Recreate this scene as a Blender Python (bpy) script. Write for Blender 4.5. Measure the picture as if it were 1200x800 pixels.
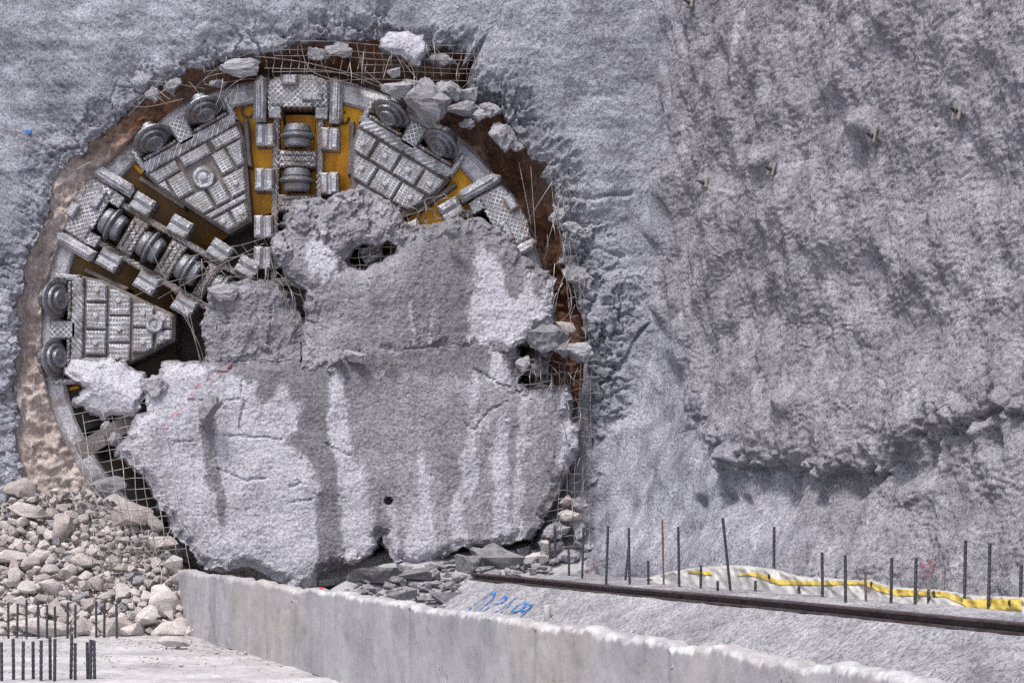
import bpy, math, random
import numpy as np
from mathutils import Vector, Matrix, Euler
from mathutils.geometry import delaunay_2d_cdt, tessellate_polygon
from mathutils.bvhtree import BVHTree

# ------------------------------------------------------------------ camera, sky, sun, exposure
for o in list(bpy.data.objects):
    bpy.data.objects.remove(o)
SC = bpy.context.scene
COL = SC.collection
F = 2400.0            # focal length in photo pixels (photo is 1200 wide)
HZ = 598.0            # horizon row of the photo
ZC = 2.04             # eye height over the lower floor
cam = bpy.data.cameras.new('camera')
cam.sensor_width = 36.0
cam.lens = 36.0 * F / 1200.0
cam.shift_y = (HZ - 400.0) / 1200.0
cam.clip_end = 2000.0
camo = bpy.data.objects.new('camera', cam)
camo.location = (0, 0, ZC)
camo.rotation_euler = (math.pi / 2, 0, 0)
COL.objects.link(camo)
SC.camera = camo

SUN_EL, SUN_AZ = math.radians(60), math.radians(-152)   # azimuth: 0 = +Y (away), negative = left; sun is behind-left of the camera
wd = bpy.data.worlds.new('World')
SC.world = wd
wd.use_nodes = True
wn = wd.node_tree
sky = wn.nodes.new('ShaderNodeTexSky')
sky.sky_type = 'NISHITA'
sky.sun_disc = False
sky.sun_elevation = SUN_EL
sky.sun_rotation = SUN_AZ
sky.dust_density = 4.0
sky.ozone_density = 1.0
bg = wn.nodes['Background']
bg.inputs['Strength'].default_value = 0.11
wn.links.new(sky.outputs[0], bg.inputs[0])
sun = bpy.data.lights.new('sun', 'SUN')
sun.energy = 2.1
sun.angle = math.radians(12)
sun.color = (1.0, 0.97, 0.94)
suno = bpy.data.objects.new('sun', sun)
_sd = Vector((math.sin(SUN_AZ) * math.cos(SUN_EL), math.cos(SUN_AZ) * math.cos(SUN_EL), math.sin(SUN_EL)))
suno.rotation_euler = (-_sd).to_track_quat('-Z', 'Y').to_euler()
suno.location = (-10, -5, 30)
COL.objects.link(suno)
vs = SC.view_settings
vs.view_transform = 'Standard'
vs.look = 'None'
vs.gamma = 1.0
vs.use_curve_mapping = False
vs.exposure = 0.68
SC.cycles.use_denoising = False

# ------------------------------------------------------------------ helpers
rng = np.random.RandomState(7)
random.seed(7)
FY = 36.0             # depth of the face wall


def P(u, v, Y):
    return ((u - 600.0) * Y / F, Y, ZC + (HZ - v) * Y / F)


def _perm(seed):
    r = np.random.RandomState(seed)
    p = r.permutation(256)
    return np.concatenate([p, p])


_G = np.array([[1, 1, 0], [-1, 1, 0], [1, -1, 0], [-1, -1, 0], [1, 0, 1], [-1, 0, 1], [1, 0, -1], [-1, 0, -1],
               [0, 1, 1], [0, -1, 1], [0, 1, -1], [0, -1, -1]], float)
_PC = {}


def perlin(x, y, z=0.0, seed=0):
    x = np.asarray(x, float)
    y = np.asarray(y, float)
    z = np.zeros_like(x) + z
    if seed not in _PC:
        _PC[seed] = _perm(seed)
    p = _PC[seed]
    xi, yi, zi = np.floor(x).astype(int), np.floor(y).astype(int), np.floor(z).astype(int)
    xf, yf, zf = x - xi, y - yi, z - zi
    xi &= 255
    yi &= 255
    zi &= 255
    fd = lambda t: t * t * t * (t * (t * 6 - 15) + 10)
    u, v, w = fd(xf), fd(yf), fd(zf)

    def gr(dx, dy, dz):
        h = p[p[p[(xi + dx) & 255] + ((yi + dy) & 255)] + ((zi + dz) & 255)] % 12
        g = _G[h]
        return g[..., 0] * (xf - dx) + g[..., 1] * (yf - dy) + g[..., 2] * (zf - dz)
    l = lambda a, b, t: a + t * (b - a)
    return l(l(l(gr(0, 0, 0), gr(1, 0, 0), u), l(gr(0, 1, 0), gr(1, 1, 0), u), v),
             l(l(gr(0, 0, 1), gr(1, 0, 1), u), l(gr(0, 1, 1), gr(1, 1, 1), u), v), w)


def fbm(x, y, z=0.0, octv=4, seed=0, gain=0.5):
    s = 0.0
    a = 1.0
    f = 1.0
    for i in range(octv):
        s = s + a * perlin(np.asarray(x) * f, np.asarray(y) * f, np.asarray(z) * f, seed + i)
        a *= gain
        f *= 2.03
    return s


_WJ = np.random.RandomState(99).rand(64, 64, 3)


def worley(x, y):
    x = np.asarray(x, float)
    y = np.asarray(y, float)
    xi, yi = np.floor(x).astype(int), np.floor(y).astype(int)
    f1 = np.full(x.shape, 9.0)
    f2 = np.full(x.shape, 9.0)
    idv = np.zeros(x.shape)
    for dx in (-1, 0, 1):
        for dy in (-1, 0, 1):
            j = _WJ[(xi + dx) % 64, (yi + dy) % 64]
            d = np.hypot(xi + dx + j[..., 0] - x, yi + dy + j[..., 1] - y)
            n = d < f1
            f2 = np.where(n, f1, np.minimum(f2, d))
            idv = np.where(n, j[..., 2], idv)
            f1 = np.where(n, d, f1)
    return f1, f2, idv


def sstep(a, b, x):
    t = np.clip((x - a) / (b - a), 0, 1)
    return t * t * (3 - 2 * t)


def inpoly(x, y, poly):
    ins = np.zeros(np.shape(x), bool)
    n = len(poly)
    for i in range(n):
        x1, y1 = poly[i]
        x2, y2 = poly[(i + 1) % n]
        if y1 == y2:
            continue
        c = ((y1 > y) != (y2 > y)) & (x < (x2 - x1) * (y - y1) / (y2 - y1) + x1)
        ins ^= c
    return ins


def segdist(x, y, pts, closed=True):
    d = np.full(np.shape(x), 1e9)
    n = len(pts)
    for i in range(n if closed else n - 1):
        x1, y1 = pts[i]
        x2, y2 = pts[(i + 1) % n]
        ex, ey = x2 - x1, y2 - y1
        L = ex * ex + ey * ey + 1e-12
        t = np.clip(((x - x1) * ex + (y - y1) * ey) / L, 0, 1)
        d = np.minimum(d, np.hypot(x - x1 - t * ex, y - y1 - t * ey))
    return d


def link(name, me, mat=None, parent=None, loc=None):
    o = bpy.data.objects.new(name, me)
    COL.objects.link(o)
    if mat is not None and me is not None and len(me.materials) == 0:
        me.materials.append(mat)
    if parent is not None:
        o.parent = parent
    if loc is not None:
        o.location = loc
    return o


def mesh(name, verts, faces, smooth=False):
    me = bpy.data.meshes.new(name)
    verts = np.asarray(verts, np.float32)
    if isinstance(faces, np.ndarray):
        nf, k = faces.shape
        me.vertices.add(len(verts))
        me.vertices.foreach_set('co', verts.ravel())
        me.loops.add(nf * k)
        me.loops.foreach_set('vertex_index', faces.ravel().astype(np.int32))
        me.polygons.add(nf)
        me.polygons.foreach_set('loop_start', np.arange(0, nf * k, k, dtype=np.int32))
        me.update(calc_edges=True)
    else:
        me.from_pydata(verts.tolist(), [], faces)
    if smooth:
        me.polygons.foreach_set('use_smooth', np.ones(len(me.polygons), bool))
    me.update()
    return me


def fattr(me, name, vals):
    a = me.attributes.new(name, 'FLOAT', 'POINT')
    a.data.foreach_set('value', np.asarray(vals, np.float32))


def gridfaces(nu, nv):
    """index of vertex = i*nv + j"""
    i, j = np.meshgrid(np.arange(nu - 1), np.arange(nv - 1), indexing='ij')
    a = i * nv + j
    return np.stack([a, a + nv, a + nv + 1, a + 1], -1).reshape(-1, 4)


def tag(o, label=None, cat=None, group=None, kind=None):
    if label:
        o['label'] = label
    if cat:
        o['category'] = cat
    if group:
        o['group'] = group
    if kind:
        o['kind'] = kind
    return o


def empty(name, loc=(0, 0, 0), rot=(0, 0, 0)):
    o = bpy.data.objects.new(name, None)
    o.location = loc
    o.rotation_euler = rot
    o.empty_display_size = 0.2
    COL.objects.link(o)
    return o


def recenter(o):
    """put the object's origin at the middle of its base"""
    me = o.data
    n = len(me.vertices)
    co = np.empty(n * 3, np.float32)
    me.vertices.foreach_get('co', co)
    co = co.reshape(-1, 3)
    c = (co.min(0) + co.max(0)) / 2
    c[2] = co[:, 2].min()
    co -= c
    me.vertices.foreach_set('co', co.ravel())
    o.location = Vector(o.location) + Vector(c.tolist())
    me.update()
    return o


class MB:
    def __init__(s):
        s.v = []
        s.f = []

    def add(s, v, f):
        k = len(s.v)
        s.v += [tuple(p) for p in v]
        s.f += [tuple(i + k for i in q) for q in f]
        return s

    def build(s, name, mat, parent=None, smooth=False, loc=None):
        return link(name, mesh(name, s.v, s.f, smooth), mat, parent, loc)


def inset(poly, d):
    n = len(poly)
    out = []
    for i in range(n):
        p0, p1, p2 = (Vector(poly[i - 1]), Vector(poly[i]), Vector(poly[(i + 1) % n]))
        e1 = (p1 - p0).normalized()
        e2 = (p2 - p1).normalized()
        n1 = Vector((-e1.y, e1.x))
        n2 = Vector((-e2.y, e2.x))
        m = (n1 + n2)
        k = max(0.35, 1 + n1.dot(n2))
        out.append(tuple(p1 + m * (d / k)))
    return out


def prism(poly, z0, z1, ch=0.0):
    """CCW polygon extruded z0..z1 with a chamfer round the top"""
    n = len(poly)
    v = [(x, y, z0) for x, y in poly]
    if ch > 0:
        v += [(x, y, z1 - ch) for x, y in poly]
        v += [(x, y, z1) for x, y in inset(poly, ch)]
        L = 3
    else:
        v += [(x, y, z1) for x, y in poly]
        L = 2
    f = [tuple(range(n))[::-1], tuple(range((L - 1) * n, L * n))]
    for l in range(L - 1):
        for i in range(n):
            j = (i + 1) % n
            f.append((l * n + i, l * n + j, (l + 1) * n + j, (l + 1) * n + i))
    return v, f


def rect(a0, a1, b0, b1):
    return [(a0, b0), (a1, b0), (a1, b1), (a0, b1)]


def tube(pts, r, sides=5, caps=True):
    pts = [Vector(p) for p in pts]
    v, f = [], []
    n = len(pts)
    up = Vector((0.31, 0.17, 0.93))
    for i, p in enumerate(pts):
        d = (pts[min(i + 1, n - 1)] - pts[max(i - 1, 0)])
        if d.length < 1e-9:
            d = Vector((1, 0, 0))
        d.normalize()
        if abs(d.dot(up)) > 0.95:
            up = Vector((0.9, 0.3, 0.1))
        a = d.cross(up).normalized()
        b = d.cross(a)
        for k in range(sides):
            t = 2 * math.pi * k / sides
            v.append(p + a * (r * math.cos(t)) + b * (r * math.sin(t)))
    for i in range(n - 1):
        for k in range(sides):
            k2 = (k + 1) % sides
            f.append((i * sides + k, i * sides + k2, (i + 1) * sides + k2, (i + 1) * sides + k))
    if caps:
        f.append(tuple(range(sides))[::-1])
        f.append(tuple((n - 1) * sides + k for k in range(sides)))
    return v, f


def lathe(profile, seg=28, axis='x'):
    """profile: list of (position along axis, radius)"""
    v, f = [], []
    n = len(profile)
    for x, r in profile:
        for k in range(seg):
            t = 2 * math.pi * k / seg
            c, s = r * math.cos(t), r * math.sin(t)
            v.append((x, c, s) if axis == 'x' else (c, s, x))
    for i in range(n - 1):
        for k in range(seg):
            k2 = (k + 1) % seg
            f.append((i * seg + k, i * seg + k2, (i + 1) * seg + k2, (i + 1) * seg + k))
    f.append(tuple(range(seg))[::-1])
    f.append(tuple((n - 1) * seg + k for k in range(seg)))
    if axis == 'x':
        return v, [q[::-1] for q in f]
    return v, f


# ------------------------------------------------------------------ materials
class NT:
    def __init__(s, name):
        s.m = bpy.data.materials.new(name)
        s.m.use_nodes = True
        s.t = s.m.node_tree
        s.b = s.t.nodes['Principled BSDF']
        s.tc = s.t.nodes.new('ShaderNodeTexCoord')

    def n(s, typ, ins=None, **kw):
        nd = s.t.nodes.new(typ)
        for k, v in kw.items():
            setattr(nd, k, v)
        for k, v in (ins or {}).items():
            if hasattr(v, 'is_output') or isinstance(v, bpy.types.NodeSocket):
                s.t.links.new(v, nd.inputs[k])
            else:
                nd.inputs[k].default_value = v
        return nd

    def math(s, op, a, b=0.0, c=0.0):
        return s.n('ShaderNodeMath', {0: a, 1: b, 2: c}, operation=op).outputs[0]

    def noise(s, scale, detail=5, rough=0.55, vec=None, dist=0.0):
        nd = s.n('ShaderNodeTexNoise', {'Scale': scale, 'Detail': detail, 'Roughness': rough, 'Distortion': dist})
        s.t.links.new(vec if vec is not None else s.tc.outputs['Object'], nd.inputs['Vector'])
        return nd.outputs['Fac']

    def map(s, scale=(1, 1, 1), rot=(0, 0, 0)):
        nd = s.n('ShaderNodeMapping', {'Scale': scale, 'Rotation': rot})
        s.t.links.new(s.tc.outputs['Object'], nd.inputs['Vector'])
        return nd.outputs[0]

    def ramp(s, fac, stops):
        nd = s.n('ShaderNodeValToRGB')
        cr = nd.color_ramp
        while len(cr.elements) < len(stops):
            cr.elements.new(0.5)
        for e, (p, c) in zip(cr.elements, stops):
            e.position = p
            e.color = (c[0], c[1], c[2], 1) if not isinstance(c, (int, float)) else (c, c, c, 1)
        s.t.links.new(fac, nd.inputs[0])
        return nd.outputs[0]

    def mix(s, fac, a, b, blend='MIX'):
        nd = s.n('ShaderNodeMix', data_type='RGBA', blend_type=blend)
        for i, v in ((0, fac), (6, a), (7, b)):
            if isinstance(v, bpy.types.NodeSocket):
                s.t.links.new(v, nd.inputs[i])
            elif i == 0:
                nd.inputs[0].default_value = v
            else:
                nd.inputs[i].default_value = (v[0], v[1], v[2], 1)
        return nd.outputs[2]

    def bump(s, h, strength=0.5, dist=0.02, normal=None):
        nd = s.n('ShaderNodeBump', {'Height': h, 'Strength': strength, 'Distance': dist})
        if normal is not None:
            s.t.links.new(normal, nd.inputs['Normal'])
        return nd.outputs[0]

    def out(s, color=None, rough=0.9, metal=0.0, normal=None, spec=0.3):
        for k, v in (('Base Color', color), ('Roughness', rough), ('Metallic', metal), ('Normal', normal)):
            if v is None:
                continue
            if isinstance(v, bpy.types.NodeSocket):
                s.t.links.new(v, s.b.inputs[k])
            elif k == 'Base Color':
                s.b.inputs[k].default_value = (v[0], v[1], v[2], 1)
            else:
                s.b.inputs[k].default_value = v
        s.b.inputs['Specular IOR Level'].default_value = spec
        return s.m

    def attr(s, name):
        return s.n('ShaderNodeAttribute', attribute_name=name).outputs['Fac']


def shotcrete(name, dark, mid, light, grain=16, bumpd=0.03, streak=None, paint=None, pale=None):
    t = NT(name)
    big = t.noise(0.9, 6, 0.6)
    sp = t.noise(grain, 3, 0.7)
    fine = t.noise(grain * 2.4, 3, 0.75)
    patch = t.noise(2.6, 5, 0.65)
    if streak:
        st = t.noise(2.2, 5, 0.65, vec=t.map(*streak))
        big = t.math('MULTIPLY_ADD', st, 0.55, t.math('MULTIPLY', big, 0.45))
    c = t.ramp(big, [(0.36, dark), (0.5, mid), (0.64, light)])
    if pale:
        c = t.mix(t.attr('pale'), c, t.ramp(big, [(0.36, pale[0]), (0.5, pale[1]), (0.64, pale[2])]))
    g = t.ramp(sp, [(0.34, 0.52), (0.48, 0.96), (0.64, 1.25)])
    c = t.mix(1.0, c, g, 'MULTIPLY')
    pit = t.ramp(fine, [(0.34, 0.38), (0.47, 1.0), (0.66, 1.2)])
    c = t.mix(0.95, c, pit, 'MULTIPLY')
    c = t.mix(0.8, c, t.ramp(patch, [(0.34, 0.72), (0.5, 1.0), (0.66, 1.12)]), 'MULTIPLY')
    if paint:
        a = t.attr('paint')
        c = t.mix(t.math('MULTIPLY', a, 0.8), c, paint)
    h = t.math('MULTIPLY_ADD', fine, 0.35, sp)
    return t.out(c, 0.93, 0, t.bump(h, 0.9, bumpd), 0.2)


def tone_concrete(name):
    """slab face: attribute 'tone' 0 damp dark and painted shadow .. 1 pale dry skin; 'paint' = red spray dots; 'edge' = broken aggregate"""
    t = NT(name)
    tone = t.attr('tone')
    sp = t.noise(22, 3, 0.7)
    fine = t.noise(52, 3, 0.75)
    st = t.noise(1.6, 5, 0.6, vec=t.map((4.0, 1, 0.5)))
    f = t.math('ADD', tone, t.math('MULTIPLY', t.math('SUBTRACT', st, 0.5), 0.45))
    f = t.math('ADD', f, t.math('MULTIPLY', t.math('SUBTRACT', sp, 0.5), 0.6))
    f = t.math('ADD', f, t.math('MULTIPLY', t.math('SUBTRACT', t.noise(5, 4, 0.65), 0.5), 0.35))
    c = t.ramp(f, [(0.05, (0.125, 0.12, 0.134)), (0.5, (0.245, 0.238, 0.266)), (0.9, (0.45, 0.452, 0.505))])
    g = t.ramp(sp, [(0.34, 0.66), (0.48, 0.98), (0.64, 1.13)])
    c = t.mix(1.0, c, g, 'MULTIPLY')
    pit = t.ramp(fine, [(0.34, 0.5), (0.46, 1.0), (0.68, 1.1)])
    c = t.mix(0.8, c, pit, 'MULTIPLY')
    c = t.mix(t.math('MULTIPLY', t.attr('paint'), 0.55), c, (0.42, 0.06, 0.09))
    h = t.math('MULTIPLY_ADD', fine, 0.4, sp)
    return t.out(c, 0.92, 0, t.bump(h, 0.85, 0.021), 0.2)


def rockmat(name, dark, light, scale=2.0):
    t = NT(name)
    info = t.n('ShaderNodeObjectInfo').outputs['Random']
    v = t.n('ShaderNodeVectorMath', {0: t.tc.outputs['Object']}, operation='ADD')
    cmb = t.n('ShaderNodeCombineXYZ', {0: t.math('MULTIPLY', info, 37.0), 1: t.math('MULTIPLY', info, 11.0), 2: 0.0})
    t.t.links.new(cmb.outputs[0], v.inputs[1])
    big = t.noise(scale * 2, 6, 0.6, vec=v.outputs[0])
    fine = t.noise(scale * 14, 6, 0.7, vec=v.outputs[0])
    f = t.math('ADD', big, t.math('MULTIPLY', t.math('SUBTRACT', info, 0.5), 0.5))
    c = t.ramp(f, [(0.25, dark), (0.7, light)])
    c = t.mix(1.0, c, t.ramp(fine, [(0.3, 0.7), (0.55, 1.0), (0.8, 1.12)]), 'MULTIPLY')
    grit = t.noise(42, 3, 0.7)
    c = t.mix(0.8, c, t.ramp(grit, [(0.34, 0.6), (0.47, 1.0), (0.68, 1.12)]), 'MULTIPLY')
    return t.out(c, 0.95, 0, t.bump(t.math('MULTIPLY_ADD', big, 1.5, t.math('ADD', fine, grit)), 0.8, 0.025), 0.15)


def steel(name, pattern=None, period=0.07, dark=(0.09, 0.075, 0.07), mid=(0.46, 0.46, 0.50), light=(0.86, 0.86, 0.90),
          metal=0.7, rough=0.38, dirt=0.75, pc=0.7):
    t = NT(name)
    n1 = t.noise(3.0, 6, 0.65)
    n2 = t.noise(26, 5, 0.7)
    base = t.ramp(n2, [(0.3, (mid[0] * .55, mid[1] * .55, mid[2] * .55)), (0.52, mid), (0.74, light)])
    hh = n2
    if pattern:
        sep = t.n('ShaderNodeSeparateXYZ', {0: t.tc.outputs['Object']})
        x, y = sep.outputs[0], sep.outputs[1]
        wob = t.math('MULTIPLY', t.math('SUBTRACT', t.noise(9, 3), 0.5), 0.035)

        def lines(e, w):
            e = t.math('ADD', e, wob)
            fr = t.math('FRACT', t.math('DIVIDE', e, period))
            d = t.math('ABSOLUTE', t.math('SUBTRACT', fr, 0.5))
            return t.n('ShaderNodeMapRange', {'Value': d, 1: w, 2: w + 0.12, 3: 1.0, 4: 0.0}).outputs[0]
        if pattern == 'cross':
            ln = t.math('MAXIMUM', lines(t.math('ADD', x, y), 0.12), lines(t.math('SUBTRACT', x, y), 0.12))
        elif pattern == 'grid':
            ln = t.math('MAXIMUM', lines(x, 0.13), lines(t.math('MULTIPLY', y, 0.6), 0.1))
        elif pattern == 'diag':
            ln = lines(t.math('ADD', x, y), 0.14)
        else:
            tri = t.math('PINGPONG', t.math('MULTIPLY', y, 1.6), period)
            ln = lines(t.math('ADD', x, tri), 0.12)
        dust = t.ramp(t.noise(5, 4, 0.6), [(0.42, 1.0), (0.6, 0.25)])
        lm = t.math('MULTIPLY', ln, dust)
        base = t.mix(t.math('MULTIPLY', dust, pc), base, t.mix(lm, t.mix(0.6, base, dark), light))
        hh = t.math('MULTIPLY_ADD', n2, 0.35, ln)
    dm = t.ramp(n1, [(0.44, 0.0), (0.62, 1.0)])
    c = t.mix(t.math('MULTIPLY', dm, dirt), base, dark)
    mudm = t.ramp(t.noise(1.9, 7, 0.7), [(0.53, 0.0), (0.60, 1.0)])
    c = t.mix(t.math('MULTIPLY', mudm, 0.7), c, (0.17, 0.13, 0.11))
    metal = t.math('MULTIPLY', t.math('SUBTRACT', 1.0, t.math('MULTIPLY', mudm, 0.8)), metal)
    r = t.math('MULTIPLY_ADD', n2, 0.3, rough - 0.12)
    r = t.math('ADD', r, t.math('MULTIPLY', mudm, 0.3))
    return t.out(c, r, metal, t.bump(hh, 0.75, 0.02), 0.5)


M = {}
PALE = ((0.185, 0.187, 0.222), (0.278, 0.283, 0.33), (0.39, 0.395, 0.45))
M['face'] = shotcrete('shotcrete_pale', *PALE, 22, 0.03,
                      streak=((1.0, 1.0, 2.2), (0, math.radians(38), 0)))
M['rwall'] = shotcrete('shotcrete_coarse', (0.175, 0.17, 0.192), (0.25, 0.244, 0.272), (0.34, 0.333, 0.365), 20, 0.04, pale=PALE,
                       streak=((1.5, 1.5, 0.5), (0, math.radians(-28), 0)), paint=(0.30, 0.05, 0.10))
M['slab'] = tone_concrete('broken_slab')
M['chunk'] = rockmat('concrete_chunk', (0.28, 0.277, 0.305), (0.48, 0.475, 0.515))
M['dchunk'] = rockmat('dark_debris', (0.22, 0.216, 0.232), (0.44, 0.435, 0.46))
M['rock'] = rockmat('limestone', (0.46, 0.405, 0.39), (0.76, 0.705, 0.69))
M['steel'] = steel('worn_steel')
M['rim'] = steel('rim_steel', None, mid=(0.46, 0.46, 0.5), light=(0.75, 0.75, 0.8), metal=0.45, rough=0.45, dirt=0.3)
M['cross'] = steel('hardfaced_cross', 'cross', 0.10, pc=0.9, dirt=0.35)
M['grid'] = steel('hardfaced_grid', 'grid', 0.05, dirt=0.4, pc=0.75)
M['diag'] = steel('hardfaced_diagonal', 'diag', 0.11)
M['zig'] = steel('hardfaced_zigzag', 'zig', 0.11, dark=(0.12, 0.09, 0.08), mid=(0.30, 0.275, 0.27), dirt=0.55, pc=0.9)
M['grime'] = steel('grimy_steel', None, dark=(0.05, 0.04, 0.035), mid=(0.15, 0.125, 0.115), light=(0.3, 0.28, 0.27), metal=0.3, rough=0.5, dirt=0.7)
M['panel'] = steel('panel_plate', None, dark=(0.06, 0.045, 0.04), mid=(0.17, 0.15, 0.15), light=(0.34, 0.32, 0.33), metal=0.35, rough=0.5, dirt=0.6)
M['cutter'] = steel('cutter_steel', None, dark=(0.06, 0.055, 0.055), mid=(0.27, 0.28, 0.31), light=(0.55, 0.57, 0.61), metal=0.8, rough=0.3, dirt=0.4)


def yellowmat():
    t = NT('yellow_paint')
    n = t.noise(1.3, 6, 0.6)
    dr = t.noise(2.0, 5, 0.6, vec=t.map((3.5, 0.6, 1)))
    f = t.math('MULTIPLY_ADD', dr, 0.5, t.math('MULTIPLY', n, 0.5))
    c = t.ramp(f, [(0.36, (0.55, 0.19, 0.0)), (0.48, (0.95, 0.42, 0.0)), (0.62, (1.0, 0.55, 0.0))])
    sp = t.noise(40, 3, 0.7)
    c = t.mix(t.ramp(sp, [(0.68, 0.0), (0.78, 0.6)]), c, (0.5, 0.45, 0.4))
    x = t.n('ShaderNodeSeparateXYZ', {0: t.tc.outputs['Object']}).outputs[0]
    mud = t.n('ShaderNodeMapRange', {'Value': t.math('ADD', x, t.math('MULTIPLY', t.math('SUBTRACT', n, 0.5), 2.5)), 1: -1.6, 2: -0.3, 3: 0.93, 4: 0.0}).outputs[0]  # dark brown mixed in towards the left
    c = t.mix(mud, c, (0.12, 0.055, 0.01))  # dark brown towards the left
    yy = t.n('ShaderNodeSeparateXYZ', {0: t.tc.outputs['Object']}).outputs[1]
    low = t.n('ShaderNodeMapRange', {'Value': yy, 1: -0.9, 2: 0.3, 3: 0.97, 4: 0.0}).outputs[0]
    c = t.mix(low, c, (0.025, 0.018, 0.014))  # lower part blackened in the colour to stand for shadow
    return t.out(c, 0.45, 0.0, t.bump(t.noise(8, 4), 0.3, 0.02), 0.5)


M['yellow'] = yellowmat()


def soilmat():
    t = NT('cut_soil')
    a = t.attr('red')
    n = t.noise(2.5, 7, 0.65)
    f = t.noise(20, 6, 0.7)
    pale = t.ramp(n, [(0.3, (0.40, 0.335, 0.31)), (0.62, (0.56, 0.485, 0.455))])
    red = t.ramp(n, [(0.32, (0.10, 0.055, 0.04)), (0.55, (0.22, 0.115, 0.075)), (0.72, (0.40, 0.2, 0.12))])
    c = t.mix(a, pale, red)
    c = t.mix(1.0, c, t.ramp(f, [(0.3, 0.6), (0.55, 1.0), (0.8, 1.15)]), 'MULTIPLY')
    return t.out(c, 0.95, 0, t.bump(t.math('MULTIPLY_ADD', f, 0.7, n), 0.9, 0.05), 0.03)


M['soil'] = soilmat()


def wallconc():
    t = NT('cast_concrete')
    n = t.noise(1.1, 6, 0.6)
    st = t.noise(2.4, 5, 0.6, vec=t.map((1.1, 1.1, 0.14)))
    f = t.math('MULTIPLY_ADD', st, 0.25, t.math('MULTIPLY', n, 0.75))
    c = t.ramp(f, [(0.32, (0.22, 0.217, 0.232)), (0.5, (0.325, 0.32, 0.338)), (0.68, (0.42, 0.412, 0.425))])
    p = t.noise(22, 5, 0.7)
    c = t.mix(1.0, c, t.ramp(p, [(0.28, 0.45), (0.38, 0.95), (0.7, 1.06)]), 'MULTIPLY')
    rs = t.noise(0.7, 4, 0.6, vec=t.map((0.5, 0.5, 0.6)))
    c = t.mix(t.ramp(rs, [(0.5, 0.0), (0.66, 0.45)]), c, (0.42, 0.36, 0.31))
    bl = t.noise(3.1, 6, 0.7)
    c = t.mix(1.0, c, t.ramp(bl, [(0.36, 0.86), (0.5, 1.0), (0.62, 1.05)]), 'MULTIPLY')
    hm = t.ramp(t.noise(1.4, 5, 0.65), [(0.58, 0.0), (0.66, 1.0)])
    hp = t.ramp(t.noise(38, 3, 0.6), [(0.40, 1.0), (0.5, 0.0)])
    c = t.mix(t.math('MULTIPLY', t.math('MULTIPLY', hm, hp), 0.8), c, (0.08, 0.08, 0.09))
    c = t.mix(t.math('MULTIPLY', t.attr('joint'), 0.35), c, (0.09, 0.088, 0.095))
    c = t.mix(t.math('MULTIPLY', t.attr('crust'), 0.8), c, (0.55, 0.547, 0.565))
    return t.out(c, 0.85, 0, t.bump(p, 0.5, 0.012), 0.25)


M['lowwall'] = wallconc()


def groundmat():
    t = NT('dusty_floor')
    n = t.noise(0.8, 7, 0.65)
    g = t.noise(7, 6, 0.7, vec=t.map((1, 1, 1)))
    c = t.ramp(n, [(0.3, (0.25, 0.24, 0.25)), (0.5, (0.42, 0.41, 0.422)), (0.66, (0.54, 0.53, 0.545))])
    c = t.mix(1.0, c, t.ramp(g, [(0.3, 0.6), (0.5, 1.0), (0.75, 1.1)]), 'MULTIPLY')
    return t.out(c, 0.93, 0, t.bump(g, 0.6, 0.03), 0.2)


M['ground'] = groundmat()


def simple(name, c1, c2, scale=6, rough=0.6, metal=0.0, bs=0.4, bd=0.01):
    t = NT(name)
    n = t.noise(scale, 6, 0.65)
    c = t.ramp(n, [(0.32, c1), (0.68, c2)])
    return t.out(c, rough, metal, t.bump(t.noise(scale * 4, 4, 0.6), bs, bd), 0.4)


M['wire'] = simple('mesh_wire', (0.10, 0.08, 0.075), (0.36, 0.345, 0.345), 5, 0.5, 0.4)
M['rebar'] = simple('rebar_steel', (0.035, 0.037, 0.045), (0.10, 0.10, 0.12), 9, 0.55, 0.5)
M['rustbar'] = simple('rusty_rebar', (0.10, 0.055, 0.04), (0.22, 0.16, 0.14), 9, 0.7, 0.3)
M['rail'] = simple('rail_steel', (0.045, 0.032, 0.036), (0.13, 0.10, 0.105), 5, 0.5, 0.4)
M['shim'] = simple('shim_plate', (0.16, 0.08, 0.05), (0.5, 0.47, 0.46), 4, 0.8)
M['sheet'] = simple('membrane_white', (0.34, 0.335, 0.335), (0.52, 0.51, 0.505), 3, 0.55)
M['ystrip'] = simple('membrane_yellow', (0.40, 0.30, 0.07), (0.60, 0.45, 0.09), 3, 0.5)
M['hole'] = simple('dark_eyelet', (0.02, 0.018, 0.015), (0.05, 0.045, 0.04), 8, 0.8)
M['blue'] = simple('blue_spray', (0.02, 0.11, 0.42), (0.05, 0.22, 0.62), 20, 0.8)
def spray():
    t = NT('blue_spray')
    n = t.noise(14, 5, 0.7)
    c = t.ramp(t.noise(5, 3), [(0.35, (0.02, 0.12, 0.40)), (0.65, (0.06, 0.24, 0.58))])
    m = t.out(c, 0.9, 0, None, 0.1)
    t.t.links.new(t.ramp(n, [(0.40, 0.0), (0.52, 1.0)]), t.b.inputs['Alpha'])
    return m


M['spray'] = spray()
M['red'] = simple('red_plastic', (0.5, 0.01, 0.02), (0.65, 0.03, 0.04), 8, 0.4)
M['plate'] = simple('anchor_plate_steel', (0.14, 0.12, 0.115), (0.34, 0.31, 0.30), 7, 0.65, 0.3)
M['white'] = simple('white_pipe', (0.42, 0.42, 0.43), (0.58, 0.58, 0.58), 7, 0.5)
M['gravel'] = rockmat('fine_rubble', (0.26, 0.235, 0.23), (0.54, 0.5, 0.49), 3)

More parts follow.
